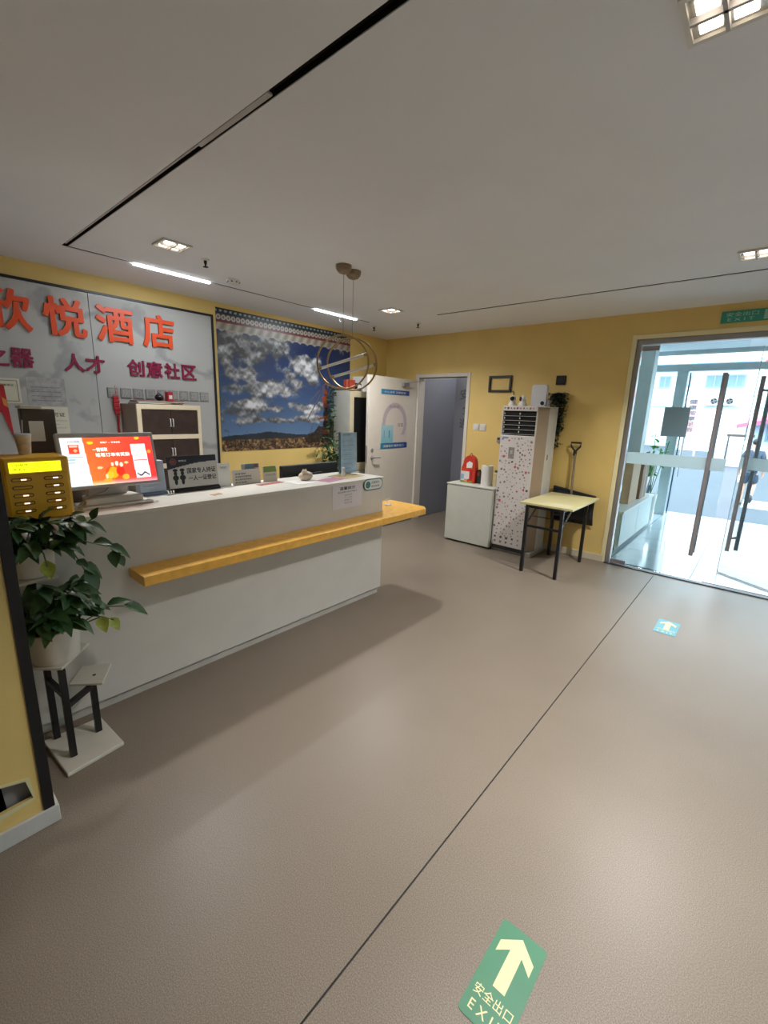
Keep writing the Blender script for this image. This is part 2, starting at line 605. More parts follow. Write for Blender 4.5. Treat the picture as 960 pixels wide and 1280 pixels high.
structure(MB().box(DX1 + .06, GX0 - .02, YB - .012, YB, 0, .075), 'baseboard_back', mat('baseboard_cream', '#d3c9ae', .5), 'cream skirting board along the yellow back wall', .002)
structure(MB().box(XL, XL + .012, 2.6, 5.2, 0, .075), 'baseboard_left', _mats['baseboard_cream'], 'cream skirting board behind the desk', .002)

# side corridor behind the white door
CORR = mat('corridor_grey', '#8b8d96', .6, var=.05, scale=2)
mb = MB().box(-4.05, -3.95, YB + .14, 6.5, 0, 2.6).box(-4.05, -2.6, 6.3, 6.4, 0, 2.6).box(-2.7, -2.6, YB + .14, 6.4, 0, 2.6)
structure(mb, 'wall_corridor', CORR, 'grey blue corridor walls seen through the open side door')
structure(MB().box(-4.05, -2.6, YB + .14, 6.4, 2.6, 2.65), 'ceiling_corridor', CEIL, 'white corridor ceiling')
mb = MB().box(DX1, DX1 + .05, YB - .012, YB + .10, 0, DZ + .05).box(DX0 - .05, DX0 + .012, YB - .012, YB + .142, 0, DZ + .05).box(DX0, DX1, YB - .012, YB + .10, DZ, DZ + .05)
structure(mb, 'trim_8', DOORW, 'white frame of the side doorway', .004)

# ------------------------------------------------------------------ side door (open)
door = thing('door_1', 'open white door leaf with blue notice strips and round poster', None, (-3.95, 5.27, 0), kind='structure')
DXF = -3.965
MB().box(-4.01, DXF, 4.265, 5.281, .012, 2.055).build('door_leaf', DOORW, door, .004)
mb = MB().lathe((DXF, 4.345, 1.0), [(.026, 0), (.026, .008), (.012, .012), (.010, .045)], 14, axis='x')
mb.tube([(DXF + .045, 4.345, 1.0), (DXF + .05, 4.38, .999), (DXF + .05, 4.46, .998)], .009, 8)
tag(mb.build('handle', STEEL, door, smooth=True), 'steel lever handle')
MB().lathe((DXF, 4.345, 1.10), [(.024, 0), (.024, .008), (.014, .011), (.0, .011)], 14, axis='x').build('lock_cylinder', STEEL, door, smooth=True)
MB().box(-4.0, -3.975, 4.258, 4.266, .93, 1.16).build('lock_plate', STEEL, door)
mb = MB().box(DXF, DXF + .04, 4.93, 5.05, 1.955, 2.0)
mb.bar((DXF + .03, 4.93, 1.99), (-3.80, 5.262, 2.045), .018, .008)
tag(mb.build('door_closer', STEEL, door), 'grey door closer arm')
def bluebar(U, V):
    t = U
    r = .16 + .02 * t; g = .52 - .25 * t; b = .66 - .10 * t
    return r * np.ones_like(U), g, b
sb = printed('notice_strip', (DXF + .003, 4.50, 1.83), Y, Z, .60, .065, 20, 3, bluebar, door)
text('小心台阶 注意安全', (DXF + .0035, 4.56, 1.847), Y, Z, .46, .03, PAPER, sb, bold=.01)
sb = printed('notice_strip', (DXF + .003, 4.51, 1.105), Y, Z, .58, .075, 20, 3, bluebar, door)
text('温馨提示 随手关门', (DXF + .0035, 4.57, 1.125), Y, Z, .44, .032, PAPER, sb, bold=.01)
def arch(U, V):
    # pale round-topped poster with a cyan corner
    x = (U - .5) * .56; y = V * .52
    d = np.sqrt((x) ** 2 + (y - .24) ** 2)
    ring = ((d < .26) & (d > .20) & (y > .10))
    base = np.ones_like(U)
    r, g, b = .83 * base, .79 * base, .76 * base
    r = np.where(ring, .72, r); g = np.where(ring, .67, g); b = np.where(ring, .70, b)
    n = vnoise(U, V, 9, 3)
    c = (U < .45) & (V < .42) & (V > .0)
    k = np.clip(.9 - V * 1.2, 0, 1)
    r = np.where(c, .80 - .42 * k * (0.6 + .6 * n), r); g = np.where(c, .83 - .12 * k, g); b = np.where(c, .84 - .06 * k, b)
    rx = (U < .40) & (U > .10) & (V > .12) & (V < .30) & (np.abs(((U * 40) % 8) - 4) < 1.0)
    r = np.where(rx, .3, r); g = np.where(rx, .5, g); b = np.where(rx, .62, b)
    return r, g, b
def outside(P):  # cut the poster to its round top
    pass
po = printed('round_poster', (DXF + .003, 4.52, 1.185), Y, Z, .56, .56, 56, 56, arch, door)
bm = bmesh.new(); bm.from_mesh(po.data)
kill = [f for f in bm.faces if (lambda c: c.z > (1.185 + .27) and ((c.y - (4.80 - 5.27)) ** 2 + (c.z - (1.185 + .28)) ** 2 > .27 ** 2))(Vector(f.calc_center_median()) )]
bmesh.ops.delete(bm, geom=kill, context='FACES'); bm.to_mesh(po.data); bm.free()
text('往前', (DXF + .0035, 4.86, 1.40), Y, Z, .13, .055, INKG, po, bold=.01)
text('向右走', (DXF + .0035, 4.68, 1.655), Y, Z, .22, .035, INKG, po)
t = thing('corridor_fill', 'added unseen fill light that brightens the grey corridor', 'ceiling light', (-3.3, 5.95, 2.6))  # unseen fill lamp, added only to brighten the corridor
MB().lathe((-3.3, 5.95, 2.6), [(.0, -.0005), (.12, -.0005), (.12, -.02), (.10, -.04), (.0, -.05)], 24).build('diffuser', mat('corridor_fill_glow', '#eef3ff', .4, var=0, emit=3.0), t, smooth=True)
d = bpy.data.lights.new('corridor_fill_beam', 'POINT'); d.energy = 3.4; d.color = (.94, .96, 1.0); d.shadow_soft_size = .1
o = bpy.data.objects.new('corridor_fill_beam', d); COL.objects.link(o); o.parent = t; o.location = (0, 0, -.16)
# corridor prints (remains of lettering on the grey wall)
cs = thing('wall_lettering', 'faint dark lettering on the grey corridor wall', 'lettering', (-3.7, 6.298, 1.4))
text('安', (-3.86, 6.297, 1.83), X, Z, .18, .16, mat('faint_ink', '#5d606b', .6), cs, 'glyph', .02)
text('全', (-3.80, 6.297, 1.60), X, Z, .15, .16, _mats['faint_ink'], cs, 'glyph', .02)
text('通', (-3.84, 6.297, 1.38), X, Z, .15, .15, _mats['faint_ink'], cs, 'glyph', .02)

# ------------------------------------------------------------------ ceiling fittings
def downlight(cx, cy, label, power=LAMP_W, spread=105):
    t = thing('grille_downlight', label, 'ceiling light', (cx, cy, ZC), 'square grille downlights')
    h = .088
    mb = MB()
    for a in (-1, 1):
        mb.box(cx + a * h - .007, cx + a * h + .007, cy - h - .007, cy + h + .007, ZC - .012, ZC - .001)
        mb.box(cx - h + .007, cx + h - .007, cy + a * h - .007, cy + a * h + .007, ZC - .012, ZC - .001)
    mb.build('frame', WHITE, t)
    MB().box(cx - h + .007, cx + h - .007, cy - h + .007, cy + h - .007, ZC - .003, ZC - .001).build('reflector', mat('reflector', '#b9b5ae', .25, metal=.6, var=0), t)
    for i in (-1, 1):
        for j in (-1, 1):
            MB().box(cx + i * .038 - .026, cx + i * .038 + .026, cy + j * .038 - .026, cy + j * .038 + .026, ZC - .009, ZC - .004).build('lamp', LAMPM, t, .004)
    MB().box(cx - .005, cx + .005, cy - h + .01, cy + h - .01, ZC - .02, ZC - .003).build('divider', SILVER, t)
    MB().box(cx - h + .01, cx + h - .01, cy - .005, cy + .005, ZC - .02, ZC - .003).build('divider', SILVER, t)
    d = bpy.data.lights.new('downlight_beam', 'AREA')
    d.shape = 'SQUARE'; d.size = .15; d.energy = power; d.color = (1.0, .985, .97); d.spread = math.radians(spread)
    o = bpy.data.objects.new('downlight_beam', d)
    COL.objects.link(o); o.parent = t; o.location = (0, 0, -.026)
    return t
downlight(-3.26, 1.525, 'square grille downlight beside the left linear light', LAMP_DESK_W)
downlight(-3.26, 3.82, 'square grille downlight right of the second linear light', 12.0, 150)
downlight(-.255, 3.85, 'square grille downlight near the entrance', 19.0, 130)
downlight(-.27, 1.61, 'square grille downlight at the top edge, nearest the viewer')
for x, y, lb in ((2.75, 1.6, 'square grille downlight in the right half of the lobby'), (2.75, 3.85, 'square grille downlight by the right end of the glass front')):
    downlight(x, y, lb)

def linear(y0, y1, label):
    t = thing('linear_light', label, 'ceiling light', (-3.9175, (y0 + y1) / 2, ZC), 'linear lights in the ceiling groove')
    MB().box(-3.927, -3.908, y0, y1, ZC + .001, ZC + .026).build('housing', SILVER, t)
    MB().box(-3.930, -3.905, y0, y1, ZC - .012, ZC + .001).build('diffuser', LEDM, t, .003)
    d = bpy.data.lights.new('linear_beam', 'AREA')
    d.shape = 'RECTANGLE'; d.size = .03; d.size_y = y1 - y0; d.energy = LED_W; d.color = (.86, .95, 1.0)
    o = bpy.data.objects.new('linear_beam', d)
    COL.objects.link(o); o.parent = t; o.location = (0, 0, -.016)
linear(1.52, 2.14, 'bright white linear light above the hotel sign')
linear(3.33, 3.96, 'bright white linear light above the sky mural')

def sprinkler(x, y, label):
    t = thing('sprinkler', label, 'sprinkler', (x, y, ZC), 'ceiling sprinklers')
    MB().lathe((x, y, ZC), [(.0, -.001), (.030, -.001), (.030, -.006), (.016, -.010), (.0, -.010)], 16).build('flange', WHITE, t, smooth=True)
    mb = MB().lathe((x, y, ZC), [(.011, -.010), (.011, -.030), (.006, -.033), (.006, -.050), (.0, -.050)], 10)
    mb.build('body', BROWNDK, t, smooth=True)
    MB().lathe((x, y, ZC), [(.0, -.050), (.019, -.050), (.019, -.053), (.0, -.053)], 12).build('deflector', BROWNDK, t)
sprinkler(-3.36, 1.81, 'small dark sprinkler right of the left square downlight')
sprinkler(-4.03, 4.40, 'small sprinkler in front of the mural top right corner')
sprinkler(-3.43, 4.53, 'small sprinkler nearest the side door, right of the mural')
t = thing('smoke_detector', 'round white smoke detector beside the linear light', 'detector', (-3.67, 2.22, ZC))
MB().lathe((-3.67, 2.22, ZC), [(.0, -.0005), (.055, -.0005), (.055, -.012), (.046, -.03), (.02, -.038), (.0, -.038)], 24).build('body', WHITE, t, smooth=True)
mb = MB()
for k in range(8):
    a = k * PI / 4
    mb.box(-3.67 + .047 * math.cos(a) - .006, -3.67 + .047 * math.cos(a) + .006, 2.22 + .047 * math.sin(a) - .006, 2.22 + .047 * math.sin(a) + .006, ZC - .026, ZC - .018)
mb.build('vent', INK, t)
t = thing('ceiling_hook', 'small grey hook on the ceiling above the mural', 'hook', (-4.02, 3.79, ZC))
MB().tube([(-4.02, 3.79, ZC), (-4.02, 3.79, ZC - .03), (-4.02, 3.80, ZC - .045), (-4.02, 3.815, ZC - .03)], .004, 6).build('hook', GREYPL, t, smooth=True)

def pendant(cx, cy, zc, R, rz, bar, label):
    t = thing('pendant_lamp', label, 'lamp', (cx, cy, ZC), 'ring pendant lamps')
    mb = MB().lathe((cx, cy, ZC), [(.0, -.0005), (.060, -.0005), (.060, -.012), (.054, -.034), (.038, -.052), (.015, -.060), (.0, -.061)], 28)
    tag(mb.build('canopy', mat('canopy_bronze', '#8d7a62', .4, metal=.4, var=.12, scale=40), t, smooth=True), 'dome shaped ceiling canopy')
    ca, sa = math.cos(rz), math.sin(rz)
    ring = []
    for k in range(56):
        a = 2 * PI * k / 56
        ring.append((cx + R * math.cos(a) * ca, cy + R * math.cos(a) * sa, zc + R * math.sin(a)))
    MB().tube([(cx, cy, ZC - .06), (cx, cy, zc + R)], .0018, 6).build('wire', GREYPL, t)
    MB().tube(ring, .0075, 8, closed=True).build('ring', GOLD, t, smooth=True)
    a0, a1 = bar
    p = Vector((cx + R * math.cos(a0) * ca, cy + R * math.cos(a0) * sa, zc + R * math.sin(a0)))
    q = Vector((cx + R * math.cos(a1) * ca, cy + R * math.cos(a1) * sa, zc + R * math.sin(a1)))
    b = MB().tube([p.lerp(q, .06), p.lerp(q, .94)], .011, 12).build('light_tube', mat('opal_tube', '#e8e4dc', .3, var=0), t, smooth=True)
    MB().tube([p, p.lerp(q, .07)], .0125, 10).tube([p.lerp(q, .93), q], .0125, 10).build('end_cap', GOLD, b, smooth=True)
RZ = math.atan2(.655, .755)
pendant(-2.61, 2.50, 1.965, .200, RZ, (math.radians(196), math.radians(20)), 'gold ring pendant lamp with white tube, left one of the pair')
pendant(-2.65, 2.64, 1.965, .200, RZ, (math.radians(212), math.radians(2)), 'gold ring pendant lamp with white tube, right one of the pair')

# ------------------------------------------------------------------ hotel sign on the left wall
SX = XL + .03
sign = thing('hotel_sign', 'marble sign wall with red hotel lettering in a black frame', 'sign', (XL, 1.4, .1))
for y0, y1 in ((-.82, .278), (.282, 1.376), (1.380, 2.478)):
    MB().box(XL + .001, SX, y0, y1, .1, 2.500).build('marble_panel', MARBLE, sign, .0015)
mb = MB().box(XL, SX + .012, 2.479, 2.497, .1, 2.519).build('frame_bar', BLACK, sign)
mb = MB().box(XL, SX + .012, -.84, 2.479, 2.501, 2.519).build('frame_bar', BLACK, sign)
for ch, y0, z0, w, h in (('欣', .675, 2.125, .295, .30), ('悦', 1.045, 2.125, .30, .30), ('酒', 1.415, 2.125, .30, .30), ('店', 1.79, 2.125, .295, .295)):
    text(ch, (SX, y0, z0), Y, Z, w, h, ORANGE, sign, 'letter', bold=.026, depth=.018)
for ch, y0 in (('之', .645), ('器', .800), ('人', 1.150), ('才', 1.305), ('创', 1.635), ('意', 1.800), ('社', 1.965), ('区', 2.135)):
    text(ch, (SX, y0, 1.852), Y, Z, .148, .145, MAROON, sign, 'small_letter', bold=.024, depth=.012)

def sheet(name, label, cat, y0, y1, z0, z1, m, x=SX, th=.002, group=None):
    t = thing(name, label, cat, (x, (y0 + y1) / 2, z0), group)
    MB().box(x + .0005, x + .0005 + th, y0, y1, z0, z1).build('sheet', m, t)
    return t
t = sheet('certificate', 'small bordered certificate high behind the red pennant', 'certificate', .60, .835, 1.575, 1.765, PAPERC)
MB().box(SX + .003, SX + .0035, .615, .62, 1.59, 1.75).box(SX + .003, SX + .0035, .815, .82, 1.59, 1.75).box(SX + .003, SX + .0035, .615, .82, 1.59, 1.595).box(SX + .003, SX + .0035, .615, .82, 1.745, 1.75).build('border', INKG, t)
text('备案证', (SX + .003, .735, 1.705), Y, Z, .06, .018, INK, t)
t = sheet('certificate', 'certificate in glossy clear cover above the licence sheet', 'certificate', .875, 1.135, 1.56, 1.785, mat('cover_grey', '#a9a6a6', .15, var=.2, scale=20))
for k in range(4):
    text('— — ——— —— — ———'[: 9 + k], (SX + .003, .90, 1.60 + .035 * k), Y, Z, .20, .006, INKG, t)
t = sheet('licence_sheet', 'cream licence sheet with black heading left of the monitor', 'certificate', .86, 1.135, 1.28, 1.555, PAPERC)
text('卫生许可证', (SX + .003, .895, 1.475), Y, Z, .215, .034, INK, t, bold=.02)
for k, w in enumerate((.20, .14, .19, .10)):
    MB().box(SX + .003, SX + .0034, .92, .92 + w, 1.44 - .03 * k, 1.443 - .03 * k).build('ruled_line', INKG, t)
t = thing('pennant', 'red pennant hanging at the left edge of the marble wall', 'pennant', (SX, .66, 1.72))
MB().prism([(SX + .004, .60, 1.72), (SX + .004, .735, 1.71), (SX + .004, .755, 1.28), (SX + .004, .70, 1.50), (SX + .004, .60, 1.55)], (.003, 0, 0)).build('cloth', REDM, t)
MB().tube([(SX + .006, .59, 1.725), (SX + .006, .745, 1.715)], .005, 8).build('rod', GOLD, t, smooth=True)
mb = MB().prism([(SX + .008, .71, 1.62), (SX + .008, .738, 1.60), (SX + .008, .742, 1.54), (SX + .008, .716, 1.56)], (.001, 0, 0))
mb.build('emblem', mat('pennant_gold', '#d4893a', .5), t)

# grey plaques
yy = 1.45
glyphs = '客房价目表服务项目'
for i, ch in enumerate(glyphs):
    z0 = 1.648
    t = thing('wall_plaque', ['grey square lettered plaque above the red knot, first of the row', 'grey square lettered plaque, second of the row above the cabinet', 'grey square lettered plaque, third of the row above the cabinet', 'grey square lettered plaque, fourth of the row above the cabinet', 'grey plaque hidden partly by clutter, middle of the row', 'grey plaque behind the black bag on the cabinet', 'grey plaque behind the red carton on the cabinet', 'grey square plaque, last but one at right end of the row', 'grey rounded plaque at the right end of the row'][i], 'plaque', (SX, yy, z0), 'grey plaques on the marble wall')
    w = .092
    MB().box(SX + .0005, SX + .008, yy, yy + w, z0, z0 + w).build('plate', mat('plaque_grey', '#8a8987', .35, var=.05), t, .006 if i < 8 else .03)
    text(ch, (SX + .0085, yy + .012, z0 + .012), Y, Z, w - .024, w - .024, mat('plaque_ink', '#a7a5a2', .5, var=0), t, 'glyph', bold=.01)
    yy += .1075
# red knot
t = thing('chinese_knot', 'red Chinese knot with long tassel beside the filing cabinet', 'ornament', (SX, 1.515, 1.68))
mb = MB()
for k in range(5):
    zc = 1.65 - .034 * k
    mb.box(SX + .0125, SX + .026, 1.50 - (.017 if k < 4 else .01), 1.50 + .032 + (.006 if k % 2 else 0), zc - .017, zc + .017)
mb.build('knot', REDM, t, .007)
MB().tube([(SX + .019, 1.515, 1.485), (SX + .019, 1.51, 1.38), (SX + .019, 1.513, 1.25)], [.010, .008, .011], 8).build('tassel', REDM, t, smooth=True)
MB().tube([(SX + .019, 1.515, 1.665), (SX + .001, 1.515, 1.755)], .002, 6).build('cord', REDM, t)

# ------------------------------------------------------------------ filing cabinet
cab = thing('filing_cabinet', 'tall pale cabinet with dark brown doors against the marble wall', 'cabinet', (-4.38, 1.835, 0))
CX0, CX1, CY0, CY1 = SX + .003, -4.18, 1.545, 2.12
mb = MB().box(CX0, CX1 - .02, CY0, CY0 + .018, 0, 1.6).box(CX0, CX1 - .02, CY1 - .018, CY1, 0, 1.6).box(CX0, CX1 - .02, CY0 + .018, CY1 - .018, 1.58, 1.6).box(CX0, CX0 + .01, CY0 + .018, CY1 - .018, 0, 1.58)
tag(mb.build('carcass', mat('cabinet_taupe', '#a39584', .5), cab), 'taupe side panels')
mb = MB().box(CX1 - .02, CX1, CY0, CY0 + .038, 0, 1.6).box(CX1 - .02, CX1, CY1 - .030, CY1, 0, 1.6)
rails = [1.6 - .266 * k for k in range(6)]
for r in rails:
    mb.box(CX1 - .02, CX1, CY0 + .038, CY1 - .030, max(0, r - .042), r)
mb.build('face_frame', MAPLE, cab, .002)
ym = (CY0 + CY1) / 2 + .004
for k in range(5):
    zt, zb = rails[k] - .045, rails[k + 1] + .003
    for s, (a, b) in ((0, (CY0 + .041, ym - .002)), (1, (ym + .002, CY1 - .033))):
        d = MB().box(CX1 - .022, CX1 - .004, a, b, zb, zt).build('cabinet_door', WALNUT, cab, .002)
        yh = ym - .012 if s == 0 else ym + .012
        zc = (zb + zt) / 2 - .005
        MB().tube([(CX1 - .004, yh, zc + .034), (CX1 + .012, yh, zc + .034), (CX1 + .012, yh, zc - .034), (CX1 - .004, yh, zc - .034)], .0045, 8).build('door_handle', CHROME, d, smooth=True)
# clutter on the cabinet
def small_box(name, label, cat, x0, x1, y0, y1, z0, z1, m, bev=.003, extra=None):
    t = thing(name, label, cat, ((x0 + x1) / 2, (y0 + y1) / 2, z0))
    MB().box(x0, x1, y0, y1, z0, z1).build('body', m, t, bev)
    return t
t = thing('paper_stack', 'loose stack of papers and folders lying on the filing cabinet', 'papers', (-4.37, 1.75, 1.6))
for k in range(5):
    a = random.uniform(-.12, .12)
    c = Vector((-4.36, 1.80 + random.uniform(-.02, .02), 1.601 + .0065 * k))
    u = Vector((math.cos(a), math.sin(a), 0)); v = Vector((-math.sin(a), math.cos(a), 0))
    hw, hl = .12, .20
    MB().prism([c - u * hw - v * hl, c + u * hw - v * hl, c + u * hw + v * hl, c - u * hw + v * hl], (0, 0, .006)).build('sheet_bundle', [mat('folder_brown', '#6b5a50', .6), PAPER, mat('folder_grey', '#4d4a4a', .6), PAPERC, mat('folder_red', '#8a4a48', .6)][k], t)
t = thing('black_bag', 'small black bundle on top of the filing cabinet', 'bag', (-4.40, 1.82, 1.634))
MB().ball((-4.40, 1.835, 1.665), .045, .040, .030, 14, 8).build('body', BLACK, t, smooth=True)
MB().tube([(-4.40, 1.815, 1.69), (-4.40, 1.835, 1.705), (-4.40, 1.855, 1.69)], .004, 6).build('strap', BLACK, t, smooth=True)
t = thing('red_carton', 'small red carton standing on the filing cabinet', 'carton', (-4.40, 1.92, 1.634))
MB().box(-4.43, -4.36, 1.90, 1.95, 1.634, 1.72).build('carton', mat('carton_red', '#b5303c', .5), t, .003)
MB().box(-4.36, -4.359, 1.91, 1.94, 1.655, 1.69).build('carton_label', PAPER, t)

# ------------------------------------------------------------------ sky mural
MX = XL + .004
mur = thing('sky_mural', 'large wall poster of cloudy blue sky over a hill town', 'poster', (XL, 3.53, 1.11))
def mural(U, V):
    n1 = vnoise(U * 1.3, V, 7, 11, 6); n2 = vnoise(U * 1.3, V, 16, 5, 5); n3 = vnoise(U, V, 60, 8, 2)
    top = np.array([.10, .17, .33]); low = np.array([.36, .47, .60])
    t = np.clip((V - .12) / .62, 0, 1)[..., None] ** .8
    sky = low * (1 - t) + top * t
    dens = np.zeros_like(U)
    for (cx, cy, rx, ry, a) in ((.08, .74, .22, .16, 1.25), (.24, .80, .20, .09, 1.05), (.40, .79, .12, .08, .85), (.14, .58, .16, .08, .9),
                                (.60, .66, .10, .10, 1.35), (.66, .58, .08, .09, 1.15), (.69, .73, .05, .06, .9), (.50, .60, .05, .05, .8),
                                (.33, .48, .15, .065, 1.2), (.46, .46, .12, .06, 1.1), (.54, .53, .09, .06, 1.1), (.10, .46, .12, .05, .8),
                                (.22, .355, .13, .045, 1.1), (.34, .32, .10, .04, 1.0), (.62, .335, .12, .045, 1.05), (.72, .36, .07, .05, .9), (.48, .36, .05, .03, .7),
                                (.34, .235, .26, .030, .95), (.62, .25, .20, .035, .9), (.88, .28, .10, .05, .8), (.12, .28, .10, .03, .6)):
        dens = np.maximum(dens, a * np.exp(-(((U - cx) / rx) ** 2 + ((V - cy) / ry) ** 2) * 1.1))
    k = dens + 1.5 * (n1 - .5) + .75 * (n2 - .5) + .25 * (n3 - .5)
    den = np.clip((k - .38) * 3.8, 0, 1) ** .8
    den = np.maximum(den, .35 * np.clip((dens - .25) * 1.5, 0, 1))
    nn = np.roll(n2, 5, axis=0) - n2
    shade = np.clip(.52 + .30 * (k - .75) + 1.3 * nn + .16 * (U - .35) - .10 * (V > .66) * (U < .45), .30, .82)
    cl = np.stack([shade * .97, shade * .97, shade * .99], -1)
    img = sky * (1 - den[..., None]) + cl * den[..., None]
    # far hills
    hill = .105 + .028 * vnoise(U, V * 0, 6, 21, 4) + .02 * np.exp(-((U - .3) / .16) ** 2) + .02 * np.exp(-((U - .95) / .2) ** 2)
    hm = (V < hill)[..., None]
    img = np.where(hm, np.array([.14, .17, .20]) + .06 * n2[..., None], img)
    # town
    town = .075 + .02 * n1 + .035 * np.clip((U - .55) * 2, 0, 1)
    tm = (V < town)
    rng = np.random.RandomState(4)
    pal = np.array([[.42, .28, .20], [.62, .42, .22], [.34, .22, .18], [.72, .62, .48], [.24, .20, .17], [.66, .36, .18], [.50, .40, .34], [.30, .16, .14], [.78, .62, .22]])
    cell = (np.floor(U * 58).astype(int) * 37 + np.floor(V * 52 + .3 * np.sin(U * 40)).astype(int) * 91) % 9
    cell = (cell * 7 + np.floor(n2 * 9).astype(int)) % 9
    img = np.where(tm[..., None], (pal[cell] * .55 + .45 * pal[cell].mean(-1, keepdims=True) * np.array([1.1, .95, .8])) * (.45 + .75 * n2[..., None] + .3 * (n3[..., None] - .5)), img)
    # dark trees lower right and along the right edge
    tr = (V < .22 * np.clip((U - .56) / .3, 0, 1) + .10 * n2 * (U > .6)) & (n3 > .25) & (V > .04)
    img = np.where(tr[..., None], np.array([.16, .14, .12]) + .16 * (n3[..., None] - .3) * np.array([1.2, .9, .6]), img)
    # flag mast with wrapped prayer flags and lines
    px = .775 + .01 * (V - .3)
    wd = .010 + .010 * (V < .42) + .006 * np.sin(V * 70)
    ms = (np.abs(U - px) < wd) & (V < .62) & (V > .05)
    mc = np.where(((np.floor(V * 26) % 3) == 0)[..., None], np.array([.50, .20, .12]), np.array([.15, .13, .14]))
    img = np.where(ms[..., None], mc, img)
    for y0, wv, hv, colr in ((.43, .028, .022, (.56, .25, .15)), (.49, .014, .016, (.48, .24, .15)), (.265, .055, .008, (.54, .25, .17)), (.40, .016, .02, (.50, .26, .16))):
        f = (np.abs(U - px + .01) < wv * (.6 + .6 * n3)) & (np.abs(V - y0 - .3 * (U - px)) < hv)
        img = np.where(f[..., None], np.array(colr), img)
    for s in (-1, 1):
        for k, sl in enumerate((1.2, 2.0, 3.2)):
            ln = np.abs((.56 - V) - s * sl * (U - px)) < .010
            ln &= (V < .56) & (V > .12) & (np.abs(U - px) < .16) & ((U - px) * s > 0)
            cc = np.where(((np.floor(V * 70) + k) % 3 == 0)[..., None], np.array([.45, .30, .24]), np.array([.30, .33, .42]))
            img = np.where((ln & (n3 > .35))[..., None], cc, img)
    # eaves printed along the top
    e = V - .90
    per = U * 34
    img = np.where(((V > .86) & (V <= .905))[..., None], np.array([.62, .58, .53]) * (.75 + .35 * (np.abs((U * 17 - V * 7) % 1 - .5) * 2))[..., None], img)
    scal = .845 + .02 * np.abs((U * 17) % 1 - .5) * 2
    img = np.where(((V > scal) & (V <= .862))[..., None], np.array([.60, .57, .53]), img)
    img = np.where(((V > .905) & (V <= .918))[..., None], np.array([.46, .16, .15]), img)
    rowc = (V > .918)
    cu = (per % 1) - .5; cv = (V - .940) / .020
    img = np.where(rowc[..., None], np.array([.20, .22, .24]), img)
    circ = (cu * 2) ** 2 + (cv * 1.0) ** 2
    img = np.where((rowc & (circ < .85))[..., None], np.array([.72, .68, .64]), img)
    img = np.where((rowc & (circ < .18))[..., None], np.array([.48, .40, .38]), img)
    dots = (V > .964)
    img = np.where(dots[..., None], np.array([.10, .16, .17]), img)
    d2 = (((U * 34 + .5) % 1 - .5) * 2) ** 2 + ((V - .982) / .012) ** 2
    img = np.where((dots & (d2 < .35))[..., None], np.array([.62, .64, .66]), img)
    return img[..., 0], img[..., 1], img[..., 2]
printed('poster_sheet', (MX, 2.545, 1.11), Y, Z, 1.975, 1.50, 300, 230, mural, mur, print_mat('poster_print', .35))

# ------------------------------------------------------------------ corner cabinet with things on top
cc = thing('corner_cabinet', 'white cabinet with dark glass door behind the open door', 'cabinet', (-4.41, 4.55, 0))
x0, x1, y0, y1 = -4.57, -4.25, 4.215, 4.90
mb = MB().box(x0, x1 - .02, y0, y0 + .02, 0, 1.86).box(x0, x1 - .02, y1 - .02, y1, 0, 1.86).box(x0, x1 - .02, y0 + .02, y1 - .02, 1.84, 1.86).box(x0, x0 + .01, y0 + .02, y1 - .02, 0, 1.84).box(x0 + .01, x1 - .02, y0 + .02, y1 - .02, .86, .88).box(x0 + .01, x1 - .02, y0 + .02, y1 - .02, 0, .05)
mb.build('carcass', mat('cabinet_grey_white', '#b9b8b0', .5), cc, .002)
mb = MB().box(x1 - .02, x1, y0, y0 + .07, 0, 1.86).box(x1 - .02, x1, y1 - .05, y1, 0, 1.86).box(x1 - .02, x1, y0 + .07, y1 - .05, 1.78, 1.86).box(x1 - .02, x1, y0 + .07, y1 - .05, .80, .90).box(x1 - .02, x1, y0 + .07, y1 - .05, 0, .06)
tag(mb.build('face_frame', mat('cream_frame', '#cbbf9f', .5), cc, .002), 'cream front frame')
tag(MB().box(x1 - .014, x1 - .008, y0 + .072, y1 - .052, .902, 1.778).build('glass_door', mat('smoked_glass', '#1a1d1f', .08, var=.15, scale=5), cc), 'dark glass door')
MB().box(x1 - .014, x1 - .004, y0 + .072, y1 - .052, .062, .798).build('lower_door', mat('cabinet_grey_white', '#b9b8b0', .5), cc, .002)
t = thing('red_gift_box', 'red box on top of the corner cabinet', 'box', (-4.34, 4.31, 1.86))
MB().box(-4.42, -4.29, 4.25, 4.34, 1.86, 2.0).build('box', mat('box_red', '#a8402f', .5), t, .004)
MB().box(-4.36, -4.345, 4.248, 4.342, 1.862, 2.003).build('ribbon', mat('ribbon_orange', '#cf7a42', .5), t)
t = thing('alarm_clock', 'small dark clock with pale face on the corner cabinet', 'clock', (-4.32, 4.41, 1.86))
MB().box(-4.36, -4.29, 4.365, 4.465, 1.86, 1.965).build('case', BLACK, t, .012)
MB().box(-4.29, -4.288, 4.385, 4.445, 1.88, 1.945).build('dial', PAPER, t)
t = thing('white_carton', 'white carton at the back of the corner cabinet top', 'carton', (-4.38, 4.62, 1.86))
MB().box(-4.50, -4.30, 4.50, 4.78, 1.86, 2.06).build('box', WHITE, t, .004)
MB().box(-4.299, -4.2985, 4.58, 4.70, 1.90, 2.0).build('carton_label', PAPERC, t)

